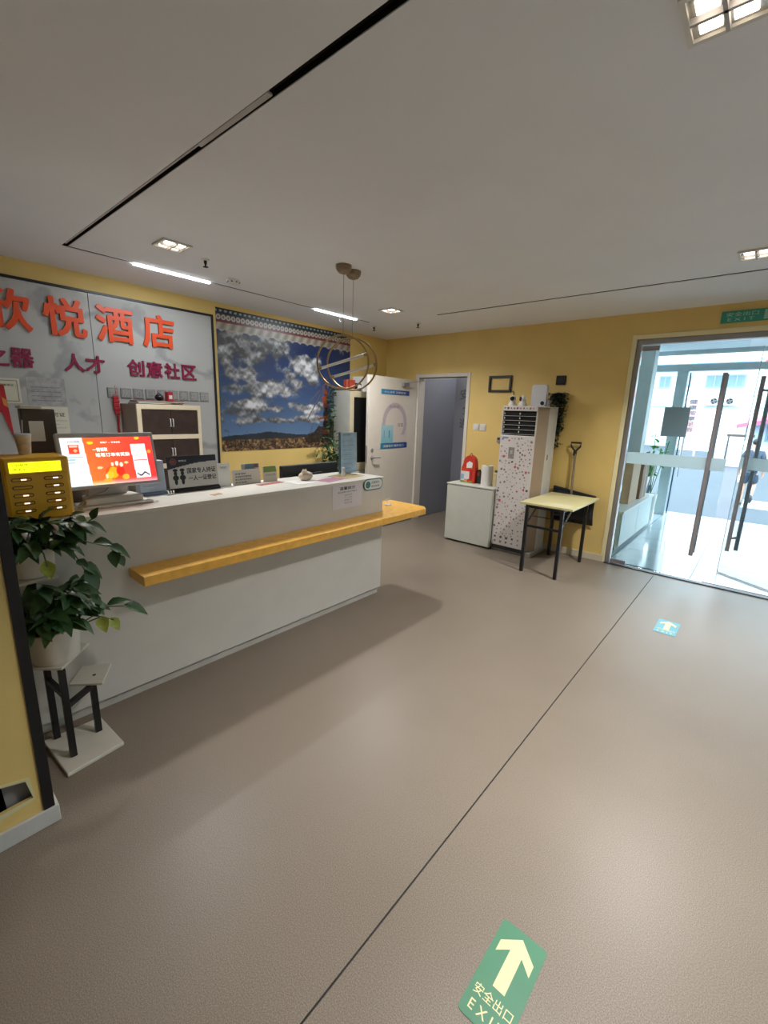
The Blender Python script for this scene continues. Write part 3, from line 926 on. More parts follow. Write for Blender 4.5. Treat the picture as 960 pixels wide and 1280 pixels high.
# ------------------------------------------------------------------ leafy plant beside the mural
def leaf_cluster(name, m, parent, pts, size, kind='stuff'):
    mb = MB()
    for (p, s) in pts:
        a, b = random.uniform(0, 2 * PI), random.uniform(-.9, .7)
        d = Vector((math.cos(a) * math.cos(b), math.sin(a) * math.cos(b), math.sin(b)))
        sd = d.cross(Vector((random.uniform(-.4, .4), random.uniform(-.4, .4), 1))).normalized()
        n = sd.cross(d).normalized()
        L = size * s
        p = Vector(p)
        q = [p, p + d * L * .35 + sd * L * .36 + n * L * .08, p + d * L * .75 + sd * L * .22, p + d * L - n * L * .12, p + d * L * .75 - sd * L * .22, p + d * L * .35 - sd * L * .36 + n * L * .08, p + d * L * .55 - n * L * .05]
        mb.add(q, [(0, 1, 6), (1, 2, 6), (2, 3, 6), (3, 4, 6), (4, 5, 6), (5, 0, 6)])
    o = mb_raw(mb, name, m, parent)
    if kind: o['kind'] = kind
    return o
pl = thing('tall_houseplant', 'tall leafy plant between the sky mural and corner cabinet', 'plant', (-4.36, 4.0, 0))
MB().lathe((-4.36, 4.0, 0), [(.0, .001), (.10, .001), (.13, .24), (.135, .26), (.12, .26), (.115, .23), (.0, .23)], 24).build('pot', POTM, pl, smooth=True)
mb = MB()
pts = []
for k in range(9):
    a = random.uniform(0, 2 * PI); r = random.uniform(.04, .12); h = random.uniform(1.0, 1.45)
    path = [(-4.36, 4.0, .22), (-4.36 + .5 * r * math.cos(a), 4.0 + .5 * r * math.sin(a), h * .6), (-4.36 + r * math.cos(a), 4.0 + r * math.sin(a), h)]
    mb.tube(path, [.006, .004, .002], 5)
    for q in range(46):
        tt = random.uniform(.3, 1)
        p = Vector(path[0]).lerp(Vector(path[2]), tt) + Vector((random.gauss(0, .055), random.gauss(0, .085), random.gauss(0, .04)))
        p.x = max(p.x, -4.50); p.y = min(p.y, 4.13)
        pts.append((p, random.uniform(.7, 1.2)))
for q in range(110):   # tendril climbing the wall edge
    tt = random.random()
    pts.append(((-4.47 + random.gauss(0, .015), min(4.15, 4.08 + random.gauss(0, .035) + .06 * (tt - .5)), 1.35 + .55 * tt), random.uniform(.6, 1.0)))
mb.build('stem', STEMM, pl)
leaf_cluster('foliage', mat('houseplant_leaf', '#3d5a34', .5, var=.4, scale=15), pl, pts, .065)

# ------------------------------------------------------------------ reception counter
ctr = thing('reception_counter', 'long white reception counter with recessed plinth', 'counter', (-2.65, 1.4, 0))
KX0, KX1, KY0, KY1, KZ = -2.88, -2.44, -.6, 2.83, 1.058
MB().box(KX1 - .04, KX1, KY0, KY1, .055, KZ - .022).build('front_panel', OFFWHITE, ctr, .002)
MB().box(KX0, KX1 - .04, KY1 - .03, KY1, .055, KZ - .022).build('end_panel', OFFWHITE, ctr, .002)
MB().box(KX0, KX1 - .04, KY0, KY0 + .03, .055, KZ - .022).build('end_panel', OFFWHITE, ctr, .002)
MB().box(KX0, KX0 + .03, KY0 + .03, KY1 - .03, .055, KZ - .022).build('rear_panel', OFFWHITE, ctr, .002)
tag(MB().box(KX0 - .01, KX1 + .004, KY0, KY1 + .004, KZ - .022, KZ).build('worktop', mat('counter_top', '#d7d3c9', .35, var=.03), ctr, .003), 'white counter top')
tag(MB().box(KX0, KX1 - .018, KY0, KY1 - .02, 0, .055).build('plinth', mat('plinth_white', '#bdb9b1', .5), ctr), 'recessed plinth')
desk = thing('staff_desk', 'white staff desk surface hidden behind the counter', 'desk', (-3.2, 1.4, 0))
MB().box(-3.5, -2.89, -.6, 2.75, .72, .75).build('desk_top', OFFWHITE, desk, .003)
for y in (-.58, 1.0, 2.70):
    MB().box(-3.45, -2.93, y, y + .03, 0, .72).build('leg_panel', OFFWHITE, desk)

shf = thing('counter_shelf', 'yellow wooden ledge along the counter front wrapping its end', 'shelf', (-2.34, 2.0, .70))
MB().prism([(-2.435, .79, .705), (-2.24, .79, .705), (-2.24, 3.20, .705), (-2.31, 3.27, .705), (-2.72, 3.27, .705), (-2.72, 2.84, .705), (-2.435, 2.84, .705)], (0, 0, .052)).build('ledge', SHELFY, shf, .003)
MB().box(-2.72, -2.69, 2.838, 2.86, .60, .704).box(-2.50, -2.47, 2.838, 2.86, .60, .704).build('bracket', GREYPL, shf)

# shelf trinket
t = thing('wire_stand', 'small white curled wire stand on the yellow ledge corner', 'stand', (-2.575, 3.06, .757))
mb = MB().tube([(-2.575 + .026 * math.cos(a * .5), 3.06 + .026 * math.sin(a * .5), .763 + .0048 * a) for a in range(14)], .004, 6)
mb.build('coil', WHITE, t, smooth=True)
MB().lathe((-2.575, 3.06, .757), [(.0, .001), (.035, .001), (.035, .006), (.0, .006)], 16).build('base', WHITE, t)

# notice + badge on the counter front
t = thing('paper_notice', 'white paper notice taped on the counter front', 'notice', (KX1, 2.405, .85))
MB().box(KX1 + .0008, KX1 + .002, 2.24, 2.565, .85, 1.052).build('sheet', mat('notice_paper', '#dcd9dd', .6, var=.02), t)
text('温馨提示', (KX1 + .0022, 2.315, .995), Y, Z, .17, .026, INK, t, bold=.02)
text('请各位旅客主动出示有效证件', (KX1 + .0022, 2.295, .972), Y, Z, .21, .013, INK, t)
for k, s in enumerate(('退房时间', '十二点前', '谢谢合作', '欢迎光临')):
    text(s, (KX1 + .0022, 2.365, .947 - .021 * k), Y, Z, .085, .013, INKG, t)
bd = thing('badge_sticker', 'rounded white badge with green rim at the counter corner', 'sticker', (KX1 + .006, 2.69, .965))
def rrect(cy, cz, w, h, r, n=8):
    out = []
    for (sy, sz, a0) in ((1, 1, 0), (-1, 1, 90), (-1, -1, 180), (1, -1, 270)):
        for k in range(n + 1):
            a = math.radians(a0 + 90 * k / n)
            out.append((cy + sy * (w / 2 - r) + r * math.cos(a), cz + sz * (h / 2 - r) + r * math.sin(a)))
    return out
MB().prism([(KX1 + .0045, y, z) for y, z in rrect(2.695, 1.008, .235, .098, .049)], (.003, 0, 0)).build('rim', mat('badge_green', '#3f7d7a', .4), bd)
MB().prism([(KX1 + .0075, y, z) for y, z in rrect(2.695, 1.008, .217, .080, .040)], (.0015, 0, 0)).build('plate', PAPER, bd)
MB().prism([(KX1 + .009, y, z) for y, z in rrect(2.628, 1.008, .058, .058, .029)], (.001, 0, 0)).build('emblem', _mats['badge_green'], bd)
text('无烟场所', (KX1 + .0093, 2.667, 1.013), Y, Z, .10, .020, _mats['badge_green'], bd, bold=.015)
text('请勿吸烟', (KX1 + .0093, 2.667, .983), Y, Z, .10, .018, INKG, bd, bold=.015)

# ------------------------------------------------------------------ things on the counter
ZK = KZ + .0005
# power bank locker
pb = thing('power_bank_locker', 'yellow power bank rental box with lit yellow display', 'charger', (-2.60, .475, KZ))
BX = -2.50
MB().box(-2.70, BX, .352, .602, ZK, 1.35).build('housing', PBY, pb, .012)
MB().box(BX, BX + .006, .362, .592, 1.288 - .012, 1.338).build('display_bezel', PBY, pb, .002)
d = MB().box(BX + .006, BX + .008, .376, .566, 1.284, 1.330).build('display', LCDY, pb)
tag(d, 'lit yellow display')
LCDI.node_tree.nodes['Principled BSDF'].inputs['Roughness'].default_value = .9
text('扫码租借', (BX + .0085, .386, 1.312), Y, Z, .058, .013, LCDI, d, bold=.01)
text('充电宝', (BX + .0085, .390, 1.292), Y, Z, .045, .013, LCDI, d, bold=.01)
for k in range(3):
    text('自助充电', (BX + .0085, .458 + .006 * (k % 2), 1.289 + .013 * k), Y, Z, .060, .010, LCDI, d)
SLOTM = mat('slot_dark', '#5e4310', .5, var=0)
for r in range(5):
    for c in range(2):
        y = .415 + .118 * c
        z = 1.252 - .036 * r
        pts = [(BX, a, b) for a, b in rrect(y, z, .074, .015, .007, 5)]
        s = MB().prism([(BX + .0005, a, b) for a, b in rrect(y, z, .074, .016, .008, 5)], (.003, 0, 0)).build('slot', SLOTM, pb)
        MB().prism([(BX + .0036, a, b) for a, b in rrect(y, z, .066, .009, .0045, 5)], (.002, 0, 0)).build('power_bank', PBY, s)
        if (r, c) not in ((1, 0),):
            MB().box(BX + .0056, BX + .0064, y - .003, y + .017, z - .003, z + .003).build('indicator', mat('indicator_white', '#ffe9e0', .3, var=0, emit=1.2 if (r or c) else .6), s)

# brown display stand, cup and grey box behind the locker
t = thing('brown_stand', 'dark brown display stand behind the power bank box', 'stand', (-2.82, .62, KZ))
MB().prism([(-2.86, .50, ZK), (-2.78, .50, ZK), (-2.80, .50, 1.56), (-2.86, .50, 1.56)], (0, .14, 0)).build('body', mat('stand_brown', '#4a4038', .5, var=.15), t, .004)
MB().box(-2.797, -2.790, .525, .585, 1.40, 1.50).build('card', PAPER, t)
MB().box(-2.87, -2.775, .495, .585, 1.56, 1.575).build('top_cap', OFFWHITE, t, .003)
t = thing('milk_tea_cup', 'plastic drink cup with domed lid behind the power bank box', 'cup', (-2.74, .565, 1.352 - .001))
cx, cy = -2.66, .47
t.location = (cx, cy, 1.3505)
MB().lathe((cx, cy, 1.3505), [(.0, .0), (.024, .0), (.032, .085), (.032, .088), (.0, .088)], 20).build('cup', mat('cup_peach', '#cdbda0', .3, var=.3, scale=30), t, smooth=True)
MB().lathe((cx, cy, 1.3505), [(.034, .086), (.034, .094), (.030, .097), (.0, .098)], 20).build('lid', mat('lid_clear', '#cfd6dc', .15, var=0), t, smooth=True)
MB().tube([(cx, cy, 1.44), (cx - .004, cy + .006, 1.51)], .004, 8).build('straw', GREYPL, t, smooth=True)
t = thing('grey_card_holder', 'grey box with pale card behind the power bank box', 'box', (-2.80, .70, KZ))
MB().box(-2.87, -2.765, .665, .735, ZK, 1.36).build('body', mat('holder_grey', '#6d665e', .5), t, .004)
MB().box(-2.765, -2.763, .675, .725, 1.29, 1.345).build('card', PAPERC, t)

# customer display (two-faced register screen)
ps = thing('register_screen', 'silver point of sale screen showing a red promotion', 'monitor', (-2.72, .84, KZ))
tilt = math.radians(13)
uS, vS = Vector((0, 1, .0)), Vector((-math.sin(tilt), 0, math.cos(tilt)))
nS = uS.cross(vS)
W0, H0 = .468, .292
O0 = Vector((-2.628, .600, 1.160))
def quad(o, w, h, th, a=0, b=0):
    p = o + uS * a + vS * b
    return [p, p + uS * w, p + uS * w + vS * h, p + vS * h]
MB().prism(quad(O0 - nS * .03, W0, H0, 0), nS * .03).build('casing', SILVER, ps, .006)
def promo(U, V):
    left = U < (.225 + .03 * (1 - V))
    n = vnoise(U, V, 8, 2)
    r = np.where(left, .80 + .08 * V, .96 - .02 * U); g = np.where(left, .87 + .03 * V, .42 - .22 * U + .08 * (1 - V) * (U < .5)); b = np.where(left, .90, .16 + .04 * U)
    # white patch bottom and pink glow
    k = np.clip(.10 - V, 0, .10) * 8 * (~left)
    g = g + .5 * k; b = b + .6 * k
    # red wallet on the left panel
    w = (np.abs(U - .125) < .055) & (np.abs(V - .765) < .10)
    r = np.where(w, .90, r); g = np.where(w, .26, g); b = np.where(w, .16, b)
    w = (np.abs(U - .125) < .040) & (np.abs(V - .825) < .018)
    g = np.where(w, .70, g); b = np.where(w, .62, b)
    w = ((U - .138) / .018) ** 2 + ((V - .735) / .03) ** 2 < 1
    g = np.where(w, .66, g); b = np.where(w, .5, b)
    # grey lines on the left panel
    for vv, wd in ((.60, .16), (.55, .08), (.49, .07)):
        w = (np.abs(V - vv) < .012) & (U > .045) & (U < .045 + wd)
        r = np.where(w, .60, r); g = np.where(w, .72, g); b = np.where(w, .74, b)
    # burst of gold and red shapes
    for cx, cy, rx, ry, cl in ((.52, .25, .11, .14, (.85, .30, .08)), (.50, .24, .055, .12, (1, .62, .10)), (.58, .26, .05, .10, (.86, .16, .08)), (.46, .19, .04, .08, (1, .70, .15)), (.63, .13, .04, .06, (1, .66, .18)), (.55, .43, .018, .05, (1, .93, .80)), (.60, .40, .018, .05, (1, .90, .75)), (.50, .42, .016, .04, (1, .86, .74)), (.36, .36, .03, .03, (1, .74, .55)), (.42, .08, .05, .04, (1, .6, .2)), (.66, .44, .025, .025, (1, .75, .5)), (.83, .97, .03, .03, (1, .75, .2)), (.955, .66, .02, .04, (1, .62, .15)), (.30, .89, .035, .03, (1, .78, .12)), (.42, .17, .015, .05, (.98, .8, .6))):
        w = ((U - cx) / rx) ** 2 + ((V - cy) / ry) ** 2 < 1
        r = np.where(w, cl[0], r); g = np.where(w, cl[1], g); b = np.where(w, cl[2], b)
    # white handset outline
    cx, cy = .835, .46
    dx, dy = np.abs(U - cx - .02 * (.5 - V)), np.abs(V - cy)
    w = (dx < .088) & (dy < .38)
    r = np.where(w, .97, r); g = np.where(w, .97, g); b = np.where(w, .97, b)
    w2 = (dx < .075) & (np.abs(V - .66) < .15)
    r = np.where(w2, .80, r); g = np.where(w2, .90, g); b = np.where(w2, .91, b)
    w3 = (dx < .078) & (np.abs(V - .475) < .014)
    r = np.where(w3, .80, r); g = np.where(w3, .30, g); b = np.where(w3, .34, b)
    w4 = (dx < .075) & (np.abs(V - .165 - .03 * np.sin(U * 60)) < .022)
    r = np.where(w4, .30, r); g = np.where(w4, .22, g); b = np.where(w4, .26, b)
    return r, g, b
mg = .017
scr = printed('screen', O0 + uS * mg + vS * mg + nS * .001, uS, vS, W0 - 2 * mg, H0 - 2 * mg - .008, 150, 90, promo, ps, SCREEN)
SW, SH = W0 - 2 * mg, H0 - 2 * mg - .008
LITW = mat('lit_white', '#fff6ee', .3, var=0, emit=.72)
def st(s, a, b, w, h, m=None, bold=.02):
    text(s, O0 + uS * (mg + a * SW) + vS * (mg + b * SH) + nS * .0016, uS, vS, w * SW, h * SH, m or LITW, scr, bold=bold)
st('一键领取', .315, .70, .16, .085)
st('笔笔订单有奖励', .335, .585, .38, .085)
st('新用户 — 专享优惠', .41, .87, .22, .04, bold=.01)
st('扫码领取', .07, .90, .13, .035, INKG)
mb = MB().prism([(-2.74, .715, ZK + .05), (-2.69, .715, ZK + .05), (-2.655, .715, 1.235), (-2.70, .715, 1.235)], (0, .19, 0))
tag(mb.build('stand_neck', mat('neck_taupe', '#c4bab0', .45), ps, .004), 'taupe stand neck')
MB().prism([(-2.755, .655, ZK), (-2.58, .655, ZK), (-2.58, 1.0, ZK), (-2.755, 1.0, ZK)], (0, 0, .014)).build('stand_base', OFFWHITE, ps, .004)
MB().prism([(-2.75, .70, ZK + .0141), (-2.61, .68, ZK + .0141), (-2.61, .96, ZK + .0141), (-2.75, .94, ZK + .0141)], (0, 0, .036)).build('printer_body', OFFWHITE, ps, .006)
MB().tube([(-2.652, .82, 1.175), (-2.635, .78, 1.14), (-2.63, .72, 1.125), (-2.625, .66, 1.09), (-2.61, .62, 1.066)], .0035, 6).build('cable', GREYPL, ps, smooth=True)

# pale blue device beside the register
t = thing('blue_card_reader', 'pale blue box device beside the register screen', 'device', (-2.82, 1.09, KZ))
MB().prism([(-2.86, 1.01, ZK + .02), (-2.785, 1.01, ZK + .02), (-2.81, 1.01, 1.265), (-2.86, 1.01, 1.265)], (0, .155, 0)).build('body', mat('device_blue', '#b7c0cf', .4), t, .005)
MB().box(-2.865, -2.775, 1.005, 1.17, ZK, ZK + .02).build('base', mat('device_base_blue', '#6c809d', .4), t, .004)
for k in range(4):
    MB().bar((-2.784 - .0026 * k, 1.03, 1.11 + .025 * k), (-2.784 - .0026 * k, 1.145, 1.11 + .025 * k), .004, .008).build('ridge', mat('ridge_blue', '#b6c0cf', .4), t)

# sign stand
ss = thing('sign_stand', 'black and white sign board about guest registration on counter', 'sign', (-2.80, 1.345, KZ))
SSX = -2.785
def board(U, V):
    arc = .72 + .16 * np.sin(np.clip((U + .12) / 1.05, 0, 1) * PI * .62) - .10
    dark = V > np.clip(.60 + .20 * np.sin(np.clip(U, 0, 1) * PI * .55), 0, .80)
    r = np.where(dark, .15, .78); g = np.where(dark, .16, .77); b = np.where(dark, .21, .75)
    e = ((U - .12) / .065) ** 2 + ((V - .84) / .10) ** 2
    w = (e < 1) & (e > .5)
    r = np.where(w, .55, r); g = np.where(w, .30, g); b = np.where(w, .26, b)
    w = e < .3
    r = np.where(w, .5, r); g = np.where(w, .28, g); b = np.where(w, .24, b)
    return r, g, b
tb = math.radians(6)
vB = Vector((-math.sin(tb), 0, math.cos(tb)))
MB().prism([Vector((SSX, 1.183, ZK + .022)) - Vector((.006, 0, 0)), Vector((SSX, 1.507, ZK + .022)) - Vector((.006, 0, 0)), Vector((SSX, 1.507, ZK + .022)) + vB * .205 - Vector((.006, 0, 0)), Vector((SSX, 1.183, ZK + .022)) + vB * .205 - Vector((.006, 0, 0))], (.005, 0, 0)).build('board', BLACK, ss)
bo = printed('printed_face', (SSX, 1.183, ZK + .022), Y, vB, .324, .205, 70, 50, board, ss)
def bt(s, y, h, w, hh, bold=.03, m=INK):
    text(s, Vector((SSX + .0008, y, ZK + .022)) + vB * h, Y, vB, w, hh, m, bo, bold=bold)
bt('国家专人持证', 1.303, .092, .195, .036)
bt('一人一证登记', 1.308, .044, .19, .034)
bt('旅馆业', 1.255, .170, .05, .012, .01, PAPER)
for k, yy in enumerate((1.228, 1.272)):
    c = Vector((SSX + .0008, yy, ZK + .022))
    f = []
    MBf = MB()
    for (a, b, ra, rb) in ((0, .118, .016, .010), (0, .098, .011, .013), (0, .070, .019, .018), (0, .045, .010, .020)):
        MBf.prism([c + Vector((0, a + ra * math.cos(q * PI / 6), 0)) + vB * (b + rb * math.sin(q * PI / 6)) for q in range(12)], (.0006, 0, 0))
    MBf.build('officer_pictogram', INK, bo)
MB().prism([(SSX - .05, 1.178, ZK), (SSX + .022, 1.178, ZK), (SSX + .022, 1.178, ZK + .012), (SSX + .004, 1.178, ZK + .026), (SSX - .014, 1.178, ZK + .026), (SSX - .05, 1.178, ZK + .012)], (0, .334, 0)).build('base', BLACK, ss, .002)

# small curled charging cable left of the sign stand
t = thing('coiled_cable', 'short white coiled cable on the counter left of sign board', 'cable', (-2.73, 1.16, KZ))
MB().tube([(-2.73 + .012 * math.cos(k * .8), 1.145 + .002 * k, ZK + .014 + .010 * math.sin(k * .8)) for k in range(22)], .0035, 6).build('cable', WHITE, t, smooth=True)

# acrylic card stand + leaning leaflets
t = thing('acrylic_card_stand', 'clear stand with white payment card right of sign board', 'stand', (-2.78, 1.56, KZ))
MB().prism([(-2.79, 1.515, ZK + .004), (-2.788, 1.515, ZK + .004), (-2.808, 1.515, 1.222), (-2.810, 1.515, 1.222)], (0, .092, 0)).build('card', PAPER, t)
MB().box(-2.83, -2.75, 1.512, 1.61, ZK, ZK + .004).build('base', mat('acrylic_base', '#cfd3d4', .15, var=0), t)
text('扫码支付', (-2.802, 1.535, 1.185), Y, (-.11, 0, 1), .05, .014, INKG, t, bold=.01)
leafs = [('leaflet', 'leaning printed leaflet with text lines right of card stand', 1.625, 1.85, 1.165, '#cfcac0', -2.80),
         ('leaflet', 'leaning leaflet with grey blue header behind the text leaflet', 1.72, 1.865, 1.200, '#b9bcb8', -2.83),
         ('green_leaflet', 'green topped leaflet card leaning right of the leaflets', 1.875, 2.0, 1.175, '#cfcdbd', -2.80)]
for nm, lab, a, b, zt, c, x in leafs:
    t = thing(nm, lab, 'leaflet', (x, (a + b) / 2, KZ))
    h = zt - ZK
    lean = .10
    v = Vector((-lean, 0, 1)).normalized()
    MB().prism([(x, a, ZK), (x, b, ZK), Vector((x, b, ZK)) + v * h, Vector((x, a, ZK)) + v * h], (.002, 0, 0)).build('card', mat('leaflet_' + c[1:], c, .5, var=.05), t)
    f = Vector((x + .0032, 0, ZK))
    if nm == 'green_leaflet':
        MB().prism([Vector((x + .0023, a + .008, ZK)) + v * h * .62, Vector((x + .0023, b - .002, ZK)) + v * h * .62, Vector((x + .0023, b - .012, ZK)) + v * h * .99, Vector((x + .0023, a + .012, ZK)) + v * h * .99], (.001, 0, 0)).build('green_header', mat('header_green', '#7d9a4a', .5), t)
        text('欢迎光临', Vector((x + .0035, a + .02, ZK)) + v * h * .38, Y, v, .09, .016, INKG, t)
        continue
    if 'header' in lab:
        MB().prism([Vector((x + .0023, a + .03, ZK)) + v * h * .78, Vector((x + .0023, b, ZK)) + v * h * .78, Vector((x + .0023, b, ZK)) + v * h * .99, Vector((x + .0023, a + .03, ZK)) + v * h * .99], (.001, 0, 0)).build('header', mat('header_blue', '#6f8794', .5), t)
        MB().prism([Vector((x + .0036, b - .04, ZK)) + v * h * .80, Vector((x + .0036, b - .012, ZK)) + v * h * .80, Vector((x + .0036, b - .012, ZK)) + v * h * .96, Vector((x + .0036, b - .04, ZK)) + v * h * .96], (.001, 0, 0)).build('header_mark', mat('mark_red', '#a04a45', .5), t)
    for k, s in enumerate(('旅客须知', '请保管好贵重物品', '禁止携带危险物品', '前台电话')):
        text(s, Vector((x + .0035, a + .02, ZK)) + v * h * (.68 - .19 * k), Y, v, .045 + .012 * len(s) * .9, .013, INK, t, bold=.015)
# loose papers on the worktop
def flat_sheet(name, label, cat, cx, cy, w, l, rz, m, z=ZK, th=.0015, txt=None):
    t = thing(name, label, cat, (cx, cy, z))
    u = Vector((math.cos(rz), math.sin(rz), 0)); v = Vector((-math.sin(rz), math.cos(rz), 0))
    c = Vector((cx, cy, z))
    MB().prism([c - u * w / 2 - v * l / 2, c + u * w / 2 - v * l / 2, c + u * w / 2 + v * l / 2, c - u * w / 2 + v * l / 2], (0, 0, th)).build('sheet', m, t)
    if txt:
        for k in range(4):
            p = c + u * (-w * .3 + .15 * w * k) - v * l * .35 + Vector((0, 0, th + .0004))
            MB().prism([p, p + u * .004, p + u * .004 + v * l * .7, p + v * l * .7], (0, 0, .0002)).build('printed_line', txt, t)
    return t
flat_sheet('pink_flyer', 'pink printed sheet lying on the counter edge', 'paper', -2.585, 2.36, .13, .24, .25, mat('flyer_pink', '#b0708a', .5, var=.2, scale=25), txt=INKG)
flat_sheet('yellow_folder', 'mustard folder lying open near the counter end', 'folder', -2.66, 2.60, .20, .25, .15, mat('folder_mustard', '#b39d62', .5, var=.12), txt=INKG)
flat_sheet('white_sheet', 'plain white sheet lying between leaflets and pink flyer', 'paper', -2.64, 2.10, .19, .17, -.1, PAPER)
flat_sheet('red_flyer', 'thin red and white flyer below the green leaflet', 'paper', -2.72, 1.88, .06, .22, .1, mat('flyer_red', '#a9605c', .5, var=.4, scale=40))
flat_sheet('beige_mat', 'flat beige mat at the counter end under the blue board', 'mat', -2.70, 2.79 - .06, .12, .10, 0, mat('mat_beige', '#c9c2b0', .6))
flat_sheet('kraft_scrap', 'small brown tape scrap in front of the sign board', 'scrap', -2.58, 1.38, .04, .07, .2, mat('kraft_brown', '#b58a5e', .6, var=.2))
# beige ornament
t = thing('cat_ornament', 'round beige cat ornament in front of black monitor', 'ornament', (-2.68, 2.18, KZ))
mb = MB().ball((-2.68, 2.18, ZK + .036), .045, .062, .036, 18, 10)
mb.build('body', mat('ornament_beige', '#cdbca8', .6, var=.1), t, smooth=True)
MB().ball((-2.66, 2.15, ZK + .072), .020, .024, .018, 12, 8).build('head', _mats['ornament_beige'], t, smooth=True)
MB().lathe((-2.66, 2.138, ZK + .082), [(.008, 0), (.0, .016)], 6).lathe((-2.66, 2.164, ZK + .082), [(.008, 0), (.0, .016)], 6).build('ear', _mats['ornament_beige'], t)
t = thing('figurine', 'small white standing figurine left of the blue board', 'figurine', (-2.66, 2.56, ZK + .002))
MB().lathe((-2.66, 2.565, ZK + .002), [(.0, 0), (.022, 0), (.019, .02), (.010, .045), (.0, .05)], 14).build('body', WHITE, t, smooth=True)
MB().ball((-2.66, 2.565, ZK + .062), .015, .015, .017, 12, 8).build('head', WHITE, t, smooth=True)
# black monitor seen from behind
mo = thing('desk_monitor', 'back of a black desktop monitor behind the counter', 'monitor', (-3.03, 2.47, .75))
MB().box(-3.04, -3.0, 2.19, 2.82, .84, 1.135).build('casing', BLACK, mo, .008)
MB().box(-2.9995, -2.98, 2.36, 2.62, .90, 1.06).build('rear_bulge', BLACK, mo, .008)
MB().box(-3.045, -3.04, 2.20, 2.81, .85, 1.125).build('screen', DARK, mo)
MB().box(-3.035, -3.005, 2.46, 2.54, .76, .90).box(-3.10, -2.93, 2.39, 2.61, .7505, .762).build('stand', BLACK, mo, .003)
# blue standing board
bb = thing('blue_notice_board', 'pale blue standing notice board with dark edge at counter end', 'notice board', (-2.79, 2.765, KZ))
MB().prism([(-2.805, 2.65, ZK), (-2.795, 2.65, ZK), (-2.805, 2.65, 1.415), (-2.815, 2.65, 1.415)], (0, .018, 0)).build('edge_strip', mat('edge_teal', '#4c5d62', .4), bb)
MB().prism([(-2.803, 2.668, ZK + .0), (-2.797, 2.668, ZK + .0), (-2.807, 2.668, 1.412), (-2.813, 2.668, 1.412)], (0, .20, 0)).build('panel', BLUEP, bb)
vb = Vector((-.0285, 0, 1)).normalized()
text('服务指南', (-2.8055, 2.70, 1.385), Y, vb, .09, .015, INKG, bb, bold=.01)
for k in range(7):
    text('— —— — ——'[: 4 + k % 4], Vector((-2.7965, 2.69, ZK + .04)) + vb * (.04 * k), Y, vb, .10 + .02 * (k % 3), .004, mat('board_blue_ink', '#7fa0bd', .5), bb)
MB().box(-2.84, -2.76, 2.66, 2.86, KZ + .0003, KZ + .004).build('foot', mat('acrylic_base', '#cfd3d4', .15), bb)

# ------------------------------------------------------------------ plant stand with pothos
stand = thing('plant_stand', 'white and black tiered plant stand beside the partition', 'plant stand', (-2.22, .46, 0))
LACQ = mat('stand_white', '#cbc6b8', .45, var=.04)
def tier(corners, z, th, nm='shelf_plate', lab=None):
    o = MB().prism([(x, y, z - th) for x, y in corners], (0, 0, th)).build(nm, LACQ, stand, .003)
    if lab: tag(o, lab)
    return o
tier([(-2.06, .345), (-2.09, .58), (-2.365, .565), (-2.37, .325)], .020, .019, 'base_plate', 'square white base plate')
tier([(-2.30, .44), (-2.20, .55), (-2.36, .64), (-2.43, .53)], .300, .012)
tier([(-2.15, .395), (-2.31, .545), (-2.415, .43), (-2.26, .285)], .472, .012)
tier([(-2.225, .30), (-2.235, .445), (-2.42, .45), (-2.41, .295)], .862, .012)
MB().lathe((-2.30, .545, .3002), [(.0, .0), (.008, .0), (.008, .001), (.0, .001)], 10).build('hole_shade_disc', INK, stand)  # flat dark disc, the shade of a hole put into colour
def post(p, z0, z1, w=.026):
    MB().box(p[0] - w / 2, p[0] + w / 2, p[1] - w / 2, p[1] + w / 2, z0, z1).build('leg', BLACK, stand, .002)
post((-2.15 - .014, .395), .0205, .460)
post((-2.35, .376), .0205, .460)
post((-2.26, .525), .0205, .288)
post((-2.345, .37), .473, .850)
MB().bar((-2.164, .395, .33), (-2.35, .376, .33), .022, .022).bar((-2.164, .395, .275), (-2.26, .525, .275), .022, .022).build('rail', BLACK, stand)

def leaf_mesh(name, L, Wd, droop, m):
    prof = [(0, .10), (.10, .62), (.28, 1.0), (.52, .92), (.76, .55), (.92, .22), (1.0, .0)]
    vs, fs = [], []
    for t, w in prof:
        x = t * L
        z = -droop * t * t * L
        hw = w * Wd / 2
        back = -.08 * L if t == 0 else 0
        vs += [(x + back, hw, z + hw * .35), (x, 0, z), (x + back, -hw, z + hw * .35)]
    for i in range(len(prof) - 1):
        a = 3 * i; b = 3 * (i + 1)
        fs += [(a, a + 1, b + 1, b), (a + 1, a + 2, b + 2, b + 1)]
    me = bpy.data.meshes.new(name)
    me.from_pydata(vs, [], fs)
    me.polygons.foreach_set('use_smooth', [True] * len(me.polygons))
    me.materials.append(m)
    return me
LEAVES = [leaf_mesh('leaf', .085, .060, .25, LEAFM), leaf_mesh('leaf', .100, .066, .4, LEAFM), leaf_mesh('leaf', .072, .052, .15, LEAFM), leaf_mesh('leaf', .11, .058, .55, LEAFM)]
LEAFYL = leaf_mesh('leaf', .090, .066, .35, LEAFY)

